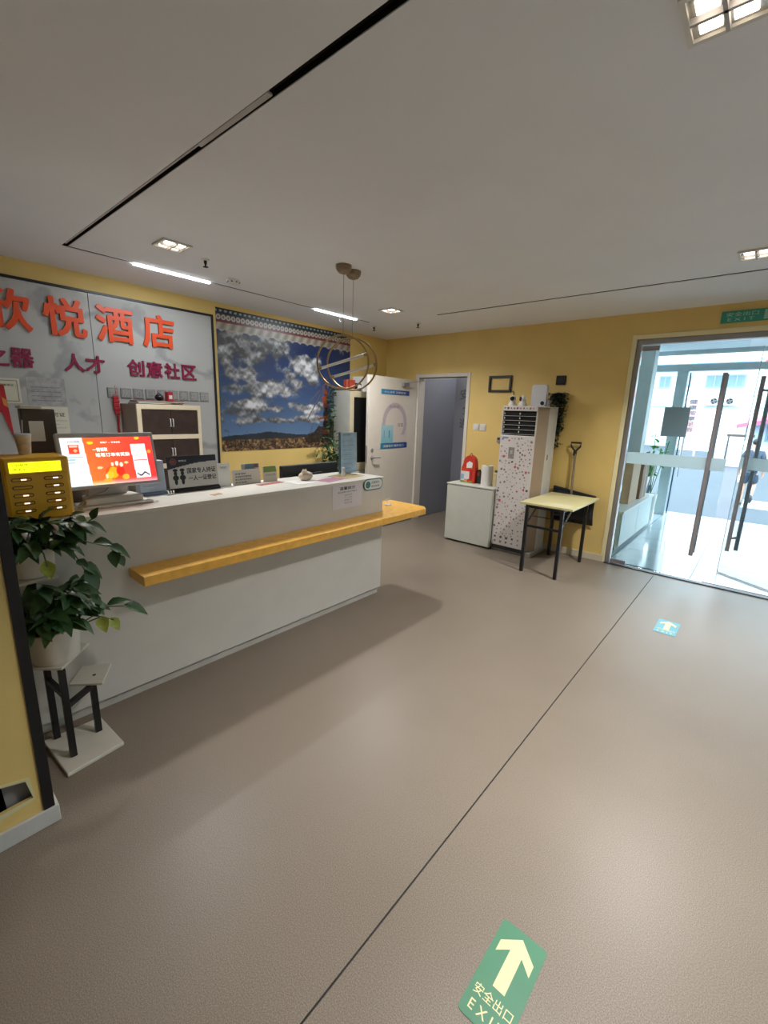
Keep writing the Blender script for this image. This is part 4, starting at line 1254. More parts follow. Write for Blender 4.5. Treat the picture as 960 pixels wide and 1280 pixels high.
def pothos(label, c, pot_r, pot_h, n_stems, spread, rise, bounds, seed, extra):
    rng = random.Random(seed)
    t = thing('potted_pothos', label, 'plant', c)
    cx, cy, cz = c
    MB().lathe(c, [(.0, .001), (pot_r * .84, .001), (pot_r * .90, .012), (pot_r * .97, pot_h * .7), (pot_r, pot_h - .012), (pot_r * 1.03, pot_h - .01), (pot_r * 1.03, pot_h), (pot_r * .92, pot_h), (pot_r * .90, pot_h - .03), (.0, pot_h - .03)], 32).build('pot', POTM, t, smooth=True)
    MB().lathe((cx, cy, cz + pot_h - .029), [(.0, .012), (pot_r * .5, .009), (pot_r * .88, .0)], 24).build('soil', SOIL, t, smooth=True)
    stems = MB()
    leaves = []
    def ok(p):
        return bounds[0] < p.x < bounds[1] and bounds[2] < p.y < bounds[3] and p.z > bounds[4]
    def add_leaf(p, d, yellow=False, roll=None):
        d = d.normalized()
        me = LEAFYL if yellow else rng.choice(LEAVES)
        up = Vector((0.25, 0, 1))
        sd = up.cross(d)
        if sd.length < 1e-3: sd = Vector((0, 1, 0))
        sd.normalize()
        n = d.cross(sd)
        M = Matrix((d, sd, n)).transposed().to_4x4()
        M = M @ Matrix.Rotation(roll if roll is not None else rng.uniform(-.7, .7), 4, 'X')
        s = rng.uniform(.66, 1.0)
        o = bpy.data.objects.new('leaf', me)
        COL.objects.link(o)
        o.parent = t
        M = M @ Matrix.Scale(s, 4)
        M.translation = p - Vector(c)
        o.matrix_local = M
        if yellow: tag(o, 'yellowing leaf')
        return o
    count = 0
    for k in range(n_stems):
        a = 2 * PI * k / n_stems + rng.uniform(-.3, .3)
        r = spread * rng.uniform(.45, 1.0); h = rise * rng.uniform(.35, 1.0)
        p0 = Vector((cx + .3 * pot_r * math.cos(a), cy + .3 * pot_r * math.sin(a), cz + pot_h - .03))
        p1 = Vector((cx + .6 * r * math.cos(a), cy + .6 * r * math.sin(a), cz + pot_h + h))
        p2 = Vector((cx + r * math.cos(a), cy + r * math.sin(a), cz + pot_h + h * rng.uniform(.1, .9)))
        if not ok(p2):
            p2 = Vector((min(max(p2.x, bounds[0] + .01), bounds[1] - .01), min(max(p2.y, bounds[2] + .01), bounds[3] - .01), max(p2.z, bounds[4])))
        path = []
        for q in range(7):
            u = q / 6
            path.append(p0 * (1 - u) ** 2 + p1 * 2 * u * (1 - u) + p2 * u * u)
        stems.tube(path, [.0035 - .0003 * q for q in range(7)], 6)
        for q in (2, 3, 4, 5, 6):
            p = path[q]
            for rep in range(1 if q < 3 else 2):
                d = Vector((rng.gauss(0, .6), rng.gauss(0, .6), rng.uniform(-.6, .35))) + Vector((math.cos(a), math.sin(a), 0)) * .8
                tip = p + d.normalized() * .1
                if not ok(tip):
                    d = -d; tip = p + d.normalized() * .1
                    if not ok(tip): continue
                add_leaf(p + Vector((0, 0, .004)), d)
                count += 1
    for (pts, ld, yl) in extra:
        pts = [Vector(p) for p in pts]
        stems.tube(pts, .003, 6)
        for (p, d) in ld:
            add_leaf(Vector(p), Vector(d), yl, 0.3)
    stems.build('stem', STEMM, t, smooth=True)
    return t
pothos('lower pothos in white pot on the middle tier of plant stand', (-2.27, .405, .473), .102, .150, 34, .19, .26,
       (-2.385, -1.95, .285, .80, .66), 3,
       [([(-2.22, .50, .62), (-2.16, .60, .69), (-2.12, .68, .68)], [((-2.13, .66, .685), (.35, .8, -.25)), ((-2.16, .60, .70), (.5, .5, .4))], False),
        ([(-2.20, .48, .62), (-2.14, .56, .66), (-2.10, .60, .645)], [((-2.11, .59, .65), (.5, .3, -.6)), ((-2.13, .56, .66), (.7, -.1, -.5))], True)])
pothos('upper pothos in white pot on the top tier of plant stand', (-2.325, .375, .863), .088, .120, 30, .19, .16,
       (-2.39, -1.97, .285, .78, .70), 8,
       [([(-2.27, .45, .98), (-2.25, .55, 1.05), (-2.24, .60, 1.09)], [((-2.24, .60, 1.09), (.1, .35, .8)), ((-2.245, .58, 1.07), (.3, .7, -.2))], False),
        ([(-2.27, .45, .98), (-2.22, .55, 1.0), (-2.20, .64, .96), (-2.19, .68, .90)], [((-2.20, .64, .96), (.3, .8, -.3)), ((-2.19, .67, .91), (.4, .3, -.8)), ((-2.21, .59, .99), (.5, .4, .1)), ((-2.195, .66, .935), (.5, -.2, -.5))], False),
        ([(-2.26, .43, .98), (-2.20, .50, .97), (-2.16, .53, .88), (-2.15, .54, .76)], [((-2.16, .53, .88), (.4, .4, -.7)), ((-2.15, .54, .80), (.5, .1, -.8)), ((-2.15, .54, .76), (.3, .5, -.7)), ((-2.18, .51, .93), (.5, .3, -.3)), ((-2.17, .52, .91), (.2, .7, -.4))], False),
        ([(-2.27, .40, .98), (-2.20, .40, .98), (-2.17, .40, .93)], [((-2.18, .40, .95), (.3, .05, -.8))], True)])

# ------------------------------------------------------------------ low white cabinet by the doorway
lc = thing('low_cabinet', 'plain white low cabinet left of the air conditioner', 'cabinet', (-2.68, 5.0, 0))
LCW = mat('low_cabinet_white', '#c9cabf', .45, var=.03)
MB().box(-3.005, -2.365, 4.752, 5.28, .02, .735).build('carcass', LCW, lc, .003)
MB().box(-3.0, -2.37, 4.734, 4.7515, .025, .725).build('back_board', LCW, lc, .002)
MB().box(-3.01, -2.36, 4.73, 5.282, .7355, .752).build('top_board', LCW, lc, .003)
MB().box(-2.99, -2.38, 4.77, 5.27, .0005, .02).build('plinth', INK, lc)
t = thing('snack_bag', 'red and white printed gift bag on the low cabinet', 'bag', (-2.80, 4.93, .752))
def bagp(U, V):
    n = vnoise(U, V, 6, 9, 3)
    r = .80 + .1 * n; g = .80 + .05 * n; b = .80 + .05 * n
    w = V > .72
    r = np.where(w, .82, r); g = np.where(w, .18 + .15 * n, g); b = np.where(w, .12, b)
    w = (U > .72) & (V < .85)
    r = np.where(w, .70, r); g = np.where(w, .14, g); b = np.where(w, .13, b)
    w = (U < .28) & (V < .55) & (V > .22)
    r = np.where(w, .50, r); g = np.where(w, .68, g); b = np.where(w, .80, b)
    w = (V < .14)
    r = np.where(w, .45, r); g = np.where(w, .60, g); b = np.where(w, .22, b)
    w = (np.abs(U - .45) < .16) & (V < .24) & (V > .05)
    r = np.where(w, .85, r); g = np.where(w, .55, g); b = np.where(w, .48, b)
    w = ((U - .68) / .12) ** 2 + ((V - .16) / .1) ** 2 < 1
    r = np.where(w, .80, r); g = np.where(w, .18, g); b = np.where(w, .12, b)
    return r, g, b
arc = [(-2.91, .7525), (-2.71, .7525), (-2.705, .95)] + [(-2.795 + .085 * math.cos(q), 1.0 + .10 * math.sin(q)) for q in [PI * k / 10 for k in range(11)]] + [(-2.905, .93)]
MB().prism([(x, 4.885, z) for x, z in arc], (0, .08, 0)).build('bag_body', mat('bag_red', '#c23422', .5, var=.1), t, .006)
printed('printed_front', (-2.90, 4.8835, .7535), X, Z, .16, .20, 40, 50, bagp, t)
MB().prism([(-2.83, 4.8838, .94), (-2.75, 4.8838, .95), (-2.745, 4.8838, 1.01), (-2.79, 4.8838, 1.03), (-2.83, 4.8838, 1.0)], (0, -.0006, 0)).build('white_patch', PAPER, t)
MB().tube([(-2.82, 4.925, 1.095), (-2.795, 4.925, 1.125), (-2.77, 4.925, 1.095)], .006, 8).build('handle', mat('bag_handle_red', '#8f1f16', .5), t, smooth=True)
t = thing('dark_pouch', 'dark green pouch between the gift bag and paper roll', 'pouch', (-2.66, 4.96, .752))
MB().prism([(-2.705, 4.93, .7525), (-2.62, 4.93, .7525), (-2.64, 4.93, .84), (-2.675, 4.93, .93), (-2.695, 4.93, .93)], (0, .05, 0)).build('body', mat('pouch_dark', '#2c332a', .6), t, .006)
MB().box(-2.699, -2.665, 4.926, 4.93, .85, .90).build('pouch_label', mat('pouch_tan', '#8b4338', .6), t)
t = thing('paper_roll', 'large white kitchen paper roll on the low cabinet', 'paper roll', (-2.545, 4.90, .752))
MB().lathe((-2.545, 4.90, .7525), [(.020, 0), (.070, 0), (.070, .245), (.020, .245), (.020, .0)], 28).build('paper', WHITE, t, smooth=True)
MB().lathe((-2.545, 4.90, .7525), [(.0, .005), (.0195, .005), (.0195, .247), (.0, .247)], 16).build('core', INK, t)
t = thing('wipes_canister', 'small white canister with dark cap beside the paper roll', 'canister', (-2.43, 4.93, .752))
MB().lathe((-2.43, 4.93, .7525), [(.0, 0), (.040, 0), (.040, .16), (.030, .17), (.0, .17)], 20).build('body', mat('canister_cream', '#cdbf9a', .4, var=.15, scale=20), t, smooth=True)
MB().lathe((-2.43, 4.93, .923), [(.0, .0), (.028, .0), (.028, .025), (.0, .028)], 16).build('cap', mat('cap_olive', '#4d5638', .5), t, smooth=True)

# ------------------------------------------------------------------ floor standing air conditioner
ac = thing('floor_air_conditioner', 'tall white floor standing air conditioner covered in small stickers', 'air conditioner', (-2.12, 5.0, 0))
ACW = mat('ac_white', '#d6cfcb', .35, var=.02)
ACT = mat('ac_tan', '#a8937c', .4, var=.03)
ACS = mat('ac_side_white', '#cfcfcd', .35, var=.02)
FX0, FX1, FY = -2.352, -1.945, 4.775
MB().box(-2.345, -1.875, 4.95, 5.20, .055, 1.70).build('body', ACS, ac, .006)
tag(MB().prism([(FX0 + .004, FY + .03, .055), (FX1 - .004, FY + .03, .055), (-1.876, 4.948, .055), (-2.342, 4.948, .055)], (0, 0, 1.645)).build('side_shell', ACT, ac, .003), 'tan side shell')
MB().box(FX0, FX1, FY, FY + .0295, .075, 1.385).build('front_panel', ACW, ac, .006)
MB().box(FX0, FX1, FY, FY + .0295, 1.655, 1.71).build('top_panel', ACW, ac, .006)
MB().box(FX0, FX0 + .012, FY, FY + .029, 1.386, 1.654).box(FX1 - .006, FX1, FY, FY + .029, 1.386, 1.654).build('grille_frame', ACW, ac)
MB().box(FX0 + .013, FX1 - .007, FY + .022, FY + .029, 1.387, 1.653).build('grille_back', DARK, ac)
for k in range(5):
    z = 1.60 - .050 * k
    MB().box(FX0 + .014, FX1 - .008, FY + .004, FY + .021, z - .001, z + .0018).build('louver', mat('louver_light', '#e2ddd6', .4, var=0), ac)
for k in range(5):
    z = 1.626 - .050 * k
    for x in (FX0 + .022, FX0 + .205):
        MB().box(x, x + .009, FY + .006, FY + .018, z - .010, z + .010).build('louver_clip', _mats['louver_light'], ac, .002)
MB().box(-2.36, -1.86, 4.80, 5.21, .0005, .054).build('base', mat('ac_base', '#9f9a93', .5), ac, .008)
MB().box(FX0 + .01, FX1 - .01, 4.782, 4.80, .03, .074).build('kick_strip', INK, ac)
# printed stickers over the front
mb = MB()
rng = random.Random(12)
def blob(x, z, s, mi):
    k = rng.choice([3, 4, 5, 6, 8])
    a0 = rng.random() * 6
    st_ = rng.choice([1, 1, .5])
    pts = []
    for i in range(k * (2 if st_ < 1 else 1)):
        r = s * (1 if i % 2 == 0 else st_) * rng.uniform(.75, 1.15)
        a = a0 + 2 * PI * i / (k * (2 if st_ < 1 else 1))
        pts.append((x + r * math.cos(a), FY - .0006, z + r * math.sin(a)))
    mb.add(pts, [tuple(range(len(pts)))], mi)
pal = [mat('sticker_grey', '#8a8286', .5, var=0), mat('sticker_dark', '#5c5458', .5, var=0), mat('sticker_brown', '#84726a', .5, var=0), mat('sticker_red', '#c0505a', .5, var=0), mat('sticker_pink', '#cf9a9c', .5, var=0)]
placed = []
while len(placed) < 175:
    x, z = rng.uniform(FX0 + .02, FX1 - .02), rng.uniform(.20, 1.36)
    if abs(x + 2.20) < .05 and 1.11 < z < 1.30: continue
    if all((x - a) ** 2 + (z - b) ** 2 > .029 ** 2 for a, b in placed):
        placed.append((x, z))
        blob(x, z, rng.uniform(.007, .0165), rng.choice([0, 0, 0, 0, 1, 2, 2, 2, 2, 4, 3 if rng.random() < .15 else 0]))
for i in range(5):
    for j in range(2):
        blob(FX0 + .045 + .072 * i, .125 + .055 * j, .017, rng.choice([1, 1, 0]))
for i in range(10):
    blob(FX0 + .03 + .037 * i, 1.685, rng.uniform(.008, .014), rng.choice([1, 3, 2, 1]))
for (x, z, mi) in ((FX0 + .06, .62, 3), (FX1 - .06, .98, 3), (FX1 - .07, .78, 3), (FX0 + .065, 1.14, 3)):
    blob(x, z, .021, mi)
st_o = mb_raw(mb, 'sticker_print', pal, ac)
st_o['kind'] = 'stuff'
tag(MB().box(-2.235, -2.165, FY - .0008, FY, 1.12, 1.25).build('control_panel', mat('panel_grey', '#8f8a83', .4, var=.25, scale=60), ac), 'small grey control panel')
text('艺', (-2.215, FY - .0014, 1.18), X, Z, .03, .035, PAPER, ac, 'glyph', .02)
MB().box(FX0 + .03, FX0 + .10, FY - .0008, FY, 1.345, 1.365).build('name_badge', mat('badge_blue', '#7d93ad', .4), ac)
MB().box(-1.8745, -1.873, 5.0, 5.03, 1.12, 1.18).build('side_label', INKG, ac)

ZA = 1.712
for i, (x, lab) in enumerate(((-2.30, 'white security camera with black lens, left one on air conditioner'), (-2.175, 'white security camera turned sideways, beside the router'))):
    t = thing('security_camera', lab, 'camera', (x, 4.90, ZA), 'small cameras on the air conditioner')
    MB().lathe((x, 4.90, 1.7005 if False else ZA), [(.0, 0), (.045, 0), (.047, .02), (.035, .045), (.020, .05), (.0, .05)], 20).build('base', WHITE, t, smooth=True)
    MB().ball((x, 4.90, ZA + .080), .036, .036, .038, 18, 10).build('head', WHITE, t, smooth=True)
    d = Vector((.2, -1, .05)).normalized() if i == 0 else Vector((-.75, -.65, 0)).normalized()
    c = Vector((x, 4.90, ZA + .080))
    MB().tube([c + d * .020, c + d * .037, c + d * .039], [.026, .024, .018], 16).build('lens', BLACK, t, smooth=True)
t = thing('wifi_router', 'tall white router box with black button on air conditioner', 'router', (-2.0, 4.95, ZA))
mb = MB().prism([(x, 4.93, z) for x, z in [(a, b) for a, b in rrect(-2.012, ZA + .118, .175, .234, .03, 6)]], (0, .06, 0))
mb.build('casing', mat('router_white', '#d3d3d6', .35, var=.02), t, .006)
MB().lathe((-1.965, 4.9295, ZA + .035), [(.0, -.006), (.020, -.006), (.022, .0), (.0, .0)], 18, axis='y').build('button', BLACK, t, smooth=True)
MB().box(-1.92, -1.89, 4.94, 4.98, ZA, ZA + .07).build('power_plug', GREYPL, t, .004)
# top plate of the unit so the devices stand on it
MB().box(-2.35, -1.872, 4.81, 5.20, 1.7005, 1.7115).build('top_plate', ACS, ac, .003)

# wall items above / around the unit
YW = YB - .001
fr = thing('black_wall_frame', 'empty black rectangular bracket on the yellow wall', 'bracket', (-2.66, YB, 1.87))
fz0, fz1, fx0, fx1 = 1.885, 2.085, -2.825, -2.515
for a in ((fx0, fx1, fz0, fz0 + .028), (fx0, fx1, fz1 - .028, fz1), (fx0, fx0 + .028, fz0 + .028, fz1 - .028), (fx1 - .028, fx1, fz0 + .028, fz1 - .028)):
    MB().box(a[0], a[1], YW - .022, YW, a[2], a[3]).build('frame_bar', BLACK, fr, .003)
MB().tube([(-2.52, YW - .008, 1.90), (-2.48, YW - .008, 1.895), (-2.475, YW - .008, 1.80), (-2.49, YW - .008, 1.6)], .004, 6).build('cord', BLACK, fr, smooth=True)
t = thing('wall_sensor', 'small square black box high on the yellow wall', 'sensor', (-1.915, YB, 1.965))
MB().box(-1.97, -1.86, YW - .02, YW, 1.965, 2.065).build('casing', BLACK, t, .004)
MB().box(-1.95, -1.88, YW - .0225, YW - .0205, 1.985, 2.045).build('face_plate', INK, t, .002)
for i, x in enumerate((-2.965, -2.865)):
    t = thing('light_switch', ['white wall switch nearer the doorway', 'white wall switch beside the air conditioner side'][i], 'switch', (x, YB, 1.40), 'white wall switches')
    MB().box(x - .043, x + .043, YW - .010, YW, 1.397, 1.483).build('plate', WHITE, t, .004)
    MB().box(x - .028, x + .028, YW - .0145, YW - .0105, 1.412, 1.468).build('rocker', WHITE, t, .002)
t = thing('thermostat', 'small grey box on the wall left of air conditioner', 'switch', (-2.62, YB, 1.28))
MB().box(-2.645, -2.595, YW - .02, YW, 1.26, 1.33).build('casing', GREYPL, t, .004)
MB().box(-2.635, -2.605, YW - .022, YW - .0205, 1.295, 1.32).build('dial', INK, t)
# hanging artificial vine
vn = thing('hanging_vine', 'dark green artificial vine hanging on the wall beside air conditioner', 'plant', (-1.94, YB, 1.87))
mb = MB()
pts, ptsr = [], []
rv = random.Random(5)
for k in range(6):
    x = -1.975 + .024 * k
    zl = rv.uniform(1.17, 1.42)
    path = [(x, YW - .02, 1.86), (x + rv.uniform(-.01, .01), YW - .045, 1.6), (x + rv.uniform(-.03, .015), YW - .04, zl)]
    mb.tube(path, .003, 5)
    for q in range(150):
        u = rv.random()
        z = 1.87 - u * (1.87 - zl)
        sp = .030 if z > 1.5 else .020
        p = (x + rv.gauss(0, sp) - .02 * u, YW - .04 - abs(rv.gauss(0, .015)), z)
        (ptsr if (z < 1.45 and rv.random() < .3) else pts).append((p, rv.uniform(.6, 1.1)))
mb.build('stem', STEMM, vn)
MB().tube([(-1.985, YW - .02, 1.86), (-1.93, YW - .012, 1.875), (-1.875, YW - .02, 1.86)], .004, 6).box(-1.94, -1.92, YW - .014, YW - .0005, 1.86, 1.885).build('hanger', GREYPL, vn)
leaf_cluster('foliage', mat('vine_leaf', '#3f4a40', .5, var=.35, scale=30), vn, pts, .050)
leaf_cluster('blossom', mat('vine_red', '#83494a', .5, var=.3, scale=30), vn, ptsr, .030)

# ------------------------------------------------------------------ small table
tb_ = thing('small_table', 'small cream topped table on black metal legs', 'table', (-1.57, 4.76, 0))
TX0, TX1, TY0, TY1, TZ = -1.835, -1.30, 4.30, 5.17, .742
tag(MB().box(TX0, TX1, TY0, TY1, TZ - .022, TZ).build('table_top', mat('table_cream', '#d8d09c', .35, var=.06, scale=6), tb_, .003), 'cream laminate top')
tag(MB().box(-1.56, -1.36, TY0 + .05, TY0 + .19, TZ + .0003, TZ + .0012).build('white_patch', mat('pale_cream', '#ddd8b4', .45), tb_), 'pale patch')  # patch in a slightly lighter cream than the top
for x in (-1.755, -1.40):
    for y in (4.318, 5.085):
        MB().box(x - .016, x + .016, y - .016, y + .016, 0, TZ - .022).build('leg', BLACK, tb_, .002)
for y in (4.318, 5.085):
    MB().box(-1.739, -1.416, y - .010, y + .010, .49, .512).build('stretcher', BLACK, tb_)
    MB().box(-1.739, -1.416, y - .012, y + .012, TZ - .05, TZ - .0225).build('apron', BLACK, tb_)
for x in (-1.755, -1.40):
    MB().box(x - .012, x + .012, 4.334, 5.069, TZ - .05, TZ - .0225).build('apron', BLACK, tb_)
    MB().bar((x, 4.335, .52), (x, 4.62, TZ - .052), .012, .008).build('brace', SILVER if x > -1.5 else BLACK, tb_)
tag(MB().box(TX0 + .10, TX1 - .02, 4.345, 4.375, .60, .60 + .003).build('cable_tray', BLACK, tb_), 'thin black tray')

# ------------------------------------------------------------------ snow shovel leaning on the wall
sh = thing('snow_shovel', 'black wide snow shovel with D handle leaning behind the table', 'shovel', (-1.6, 5.26, .40))
BL = []
nn = 9
mb = MB()
vs, fs = [], []
for j in range(5):
    zz = .40 + .37 * j / 4
    for i in range(nn):
        u = i / (nn - 1)
        x = -1.84 + .48 * u
        y = 5.262 - .05 * math.sin(PI * j / 4 * .9) - .012 * math.sin(PI * u)
        vs.append((x, y, zz - .06 * (u - .5) * (j / 4)))
for j in range(4):
    for i in range(nn - 1):
        a = j * nn + i
        fs.append((a, a + 1, a + nn + 1, a + nn))
mb.add(vs, fs)
o = mb.build('blade', mat('shovel_black', '#20242c', .45, var=.08), sh, smooth=True)
sol = o.modifiers.new('thickness', 'SOLIDIFY'); sol.thickness = .006
MB().bar((-1.84, 5.245, .80), (-1.36, 5.245, .735), .03, .022).build('blade_rib', _mats['shovel_black'], sh)
MB().tube([(-1.615, 5.225, .60), (-1.625, 5.215, .80), (-1.640, 5.235, 1.20)], .014, 10).build('shaft', mat('shaft_grey', '#8f8276', .4, metal=.3), sh, smooth=True)
hc = Vector((-1.645, 5.24, 1.20))
MB().tube([hc + Vector((0, 0, -.02)), hc + Vector((0, 0, .03))], .02, 10).tube([hc + Vector((0, 0, .025)), hc + Vector((-.05, 0, .085)), hc + Vector((-.055, 0, .125)), hc + Vector((.055, 0, .125)), hc + Vector((.05, 0, .085)), hc + Vector((0, 0, .025))], .011, 8).build('handle_grip', mat('grip_dark', '#2e2726', .5), sh, smooth=True)

# ------------------------------------------------------------------ entrance glass front
mb = MB().box(GX0 - .045, GX0, YB - .008, YB + .15, 0, GZ + .045).box(GX0, GX1, YB - .008, YB + .15, GZ, GZ + .045)
structure(mb, 'trim_9', CREAMTRIM, 'cream trim around the glass entrance', .003)
mb = MB().box(GX0, GX0 + .045, YB + .01, YB + .09, 0, GZ).box(GX0 + .045, GX1, YB + .01, YB + .09, GZ - .05, GZ).box(GX1 - .045, GX1, YB + .01, YB + .09, 0, GZ - .05)
structure(mb, 'trim_10', GREYFR, 'grey aluminium frame of the glass entrance', .003)
structure(MB().box(GX0, GX1, YB - .035, YB + .005, 0, .010), 'trim_11', mat('threshold_steel', '#3d434e', .4, metal=.3, var=.1), 'dark metal threshold under the glass doors')
YG = YB + .04
dl = thing('door_2', 'closed left glass door leaf with long steel handle and frosted band', None, (-1.14, YG, 0), kind='structure')
MB().box(-1.138, -.272, YG - .006, YG + .006, .012, 2.335).build('glass_pane', GLASS, dl)
MB().box(-1.13, -.275, YG - .008, YG - .0065, 1.14, 1.262).build('frosted_band', FROST, dl)
MB().box(-1.138, -.985, YG - .016, YG + .016, 2.29, 2.335).build('patch_fitting', STEEL, dl, .002)
MB().box(-1.138, -.985, YG - .016, YG + .016, .012, .055).build('patch_fitting', STEEL, dl, .002)
hb = MB()
for s in (-1, 1):
    MB().tube([(-.405, YG + s * .075, .28), (-.405, YG + s * .075, 2.05)], .019, 14).build('handle_bar', STEEL, dl, smooth=True)
mb = MB()
for z in (.55, 1.80):
    mb.tube([(-.405, YG - .075, z), (-.405, YG + .075, z)], .010, 8)
mb.build('handle_mount', STEEL, dl, smooth=True)
dr = thing('door_3', 'right glass door leaf standing open outwards with steel handle', None, (.55, YG, 0), kind='structure', rot=(0, 0, -math.radians(35)))
MB().box(-.90, 0, -.006, .006, .012, 2.335).build('glass_pane', GLASS, dr)
MB().box(-.895, -.01, -.008, -.0065, 1.14, 1.262).build('frosted_band', FROST, dr)
MB().box(-.16, -.005, -.016, .016, 2.29, 2.335).build('patch_fitting', STEEL, dr, .002)
MB().box(-.16, -.005, -.016, .016, .012, .055).build('patch_fitting', STEEL, dr, .002)
MB().box(-.90, -.16, -.008, .008, .004, .012).build('bottom_seal', mat('seal_white', '#d8e2e6', .4), dr)
for s in (-1, 1):
    MB().tube([(-.80, s * .06, .28), (-.80, s * .06, 2.05)], .019, 14).build('handle_bar', STEEL, dr, smooth=True)
mb = MB()
for z in (.42, 1.92):
    mb.tube([(-.80, -.06, z), (-.80, .06, z)], .012, 8)
mb.build('handle_mount', STEEL, dr, smooth=True)
t = structure(MB().box(.60, GX1 - .045, YG - .006, YG + .006, .012, GZ - .05), 'window_1', GLASS, 'unseen glass pane right of the glass doors, extended to admit daylight')  # unseen run of glass, extended so more daylight enters
t = thing('blank_notice', 'grey back of a sheet stuck on the glass door', 'notice', (-.74, YG, 1.45))
MB().box(-.855, -.635, YG + .007, YG + .009, 1.445, 1.735).build('sheet', mat('sheet_grey', '#96a3aa', .6, var=.03), t)
MB().box(-.775, -.715, YG + .0092, YG + .0096, 1.725, 1.75).build('tape', PAPER, t)

es = thing('exit_sign', 'green safety exit sign above the glass entrance', 'sign', (-.34, YB, 2.49))
MB().box(-.52, -.12, YB - .018, YB - .001, 2.487, 2.587).build('panel', mat('sign_green', '#3a9a82', .4, var=.04), es, .002)
text('安全出口', (-.485, YB - .0186, 2.538), X, Z, .23, .036, mat('sign_pale', '#9fd0bd', .5, var=0), es, bold=.015)
text('E X I T', (-.47, YB - .0186, 2.500), X, Z, .19, .026, _mats['sign_pale'], es, bold=.015)
MB().box(-.215, -.135, YB - .0186, YB - .018, 2.497, 2.577).build('pictogram_field', _mats['sign_pale'], es)

# ------------------------------------------------------------------ floor stickers
def floor_sticker(label, x0, y0, w, l, big):
    t = thing('exit_floor_sticker', label, 'sticker', (x0 + w / 2, y0 + l / 2, 0), 'green exit floor stickers')
    g = GREENS if big else mat('exit_blue_green', '#4f93a0', .35, var=.08)  # the far sticker gets a bluer green
    pts = rrect(x0 + w / 2, y0 + l / 2, w, l, .014, 5)
    MB().prism([(a, b, .0006) for a, b in pts], (0, 0, .0009)).build('film', g, t)
    s = w / .14
    ox, oy = x0 + w / 2, y0 + l - .012 * s
    arrow = [(0, -.008), (.052, -.052), (.052, -.088), (.018, -.058), (.018, -.172), (-.018, -.172), (-.018, -.058), (-.052, -.088), (-.052, -.052)]
    MB().prism([(ox + a * s, oy + b * s, .0017) for a, b in arrow], (0, 0, .0005)).build('arrow', LUMI, t)
    text('安全出口', (x0 + .014 * s, y0 + .060 * s, .0020), X, Y, w - .028 * s, .030 * s, LUMI, t, bold=.01)
    text('E X I T', (x0 + .020 * s, y0 + .020 * s, .0020), X, Y, w - .04 * s, .026 * s, LUMI, t, bold=.01)
floor_sticker('green exit floor sticker with arrow, nearest the viewer', -.388, .83, .142, .295, True)
floor_sticker('small blue green exit floor sticker in front of glass doors', -.435, 3.78, .148, .285, False)

# ------------------------------------------------------------------ vestibule
TILE = mat('vestibule_tile', '#aebabf', .12, var=.05, scale=3)
vf = thing('floor_vestibule', 'glossy pale tiled floor of the entrance vestibule', None, (0, 7.2, 0), kind='structure')
MB().box(-2.0, 2.0, 5.37, 9.1, -.06, -.012).build('tile_bed', mat('grout_grey', '#a9b4b8', .6), vf)
proto = None
for i in range(5):
    for j in range(5):
        xx, yy_ = -1.98 + .8 * i, 5.39 + .745 * j
        if proto is None:
            proto = MB().box(xx, xx + .795, yy_, yy_ + .740, -.012, 0).build('floor_tile', TILE, vf)
        else:
            o = proto.copy(); COL.objects.link(o); o.parent = vf
            o.location = (.8 * i, .745 * j, 0)
VW = mat('vestibule_white', '#cdd5d4', .5, var=.02)
structure(MB().box(-1.96, -1.86, 5.44, 8.7, 0, 2.72), 'wall_vestibule', VW, 'white side wall of the vestibule')
structure(MB().box(-1.86, -1.47, 7.74, 8.0, 0, 2.72), 'wall_vestibule_pier', VW, 'white pier at the end of the vestibule cabinet')
structure(MB().box(-1.95, 1.85, 5.44, 9.2, 2.72, 2.8), 'ceiling_vestibule', CEIL, 'white vestibule ceiling')
structure(MB().box(1.75, 1.85, 5.44, 9.2, 0, 2.72), 'wall_vestibule_right', VW, 'white right wall of the vestibule')
mb = MB().box(-1.32, -1.17, 8.85, 8.97, 0, 2.40).box(-1.86, 1.75, 8.85, 8.97, 2.40, 2.50).box(-1.86, 1.75, 8.85, 8.97, 2.66, 2.72).box(1.60, 1.75, 8.85, 8.97, 0, 2.40)
structure(mb, 'trim_12', mat('outer_frame_grey', '#aab6b8', .4, metal=.3), 'grey post and transom frame of the outer doors', .004)
structure(MB().box(-1.86, 1.75, 8.90, 8.91, 2.50, 2.66), 'window_2', GLASS, 'glass strip above the outer transom')
dd = thing('door_4', 'outer glass door leaf folded open beside the grey post', None, (-1.15, 8.98, 0), kind='structure', rot=(0, 0, math.radians(96)))
MB().box(0, .85, -.006, .006, .012, 2.38).build('glass_pane', GLASS, dd)
MB().box(-.002, .012, -.010, .010, .012, 2.38).build('edge_seal', mat('seal_navy', '#3c5570', .4), dd)
MB().box(0.012, .05, -.010, .010, .012, 2.38).build('edge_rail', mat('rail_pale', '#b8cfe6', .4), dd)
MB().tube([(.72, -.05, .6), (.72, -.05, 1.8)], .014, 10).build('handle_bar', STEEL, dd, smooth=True)

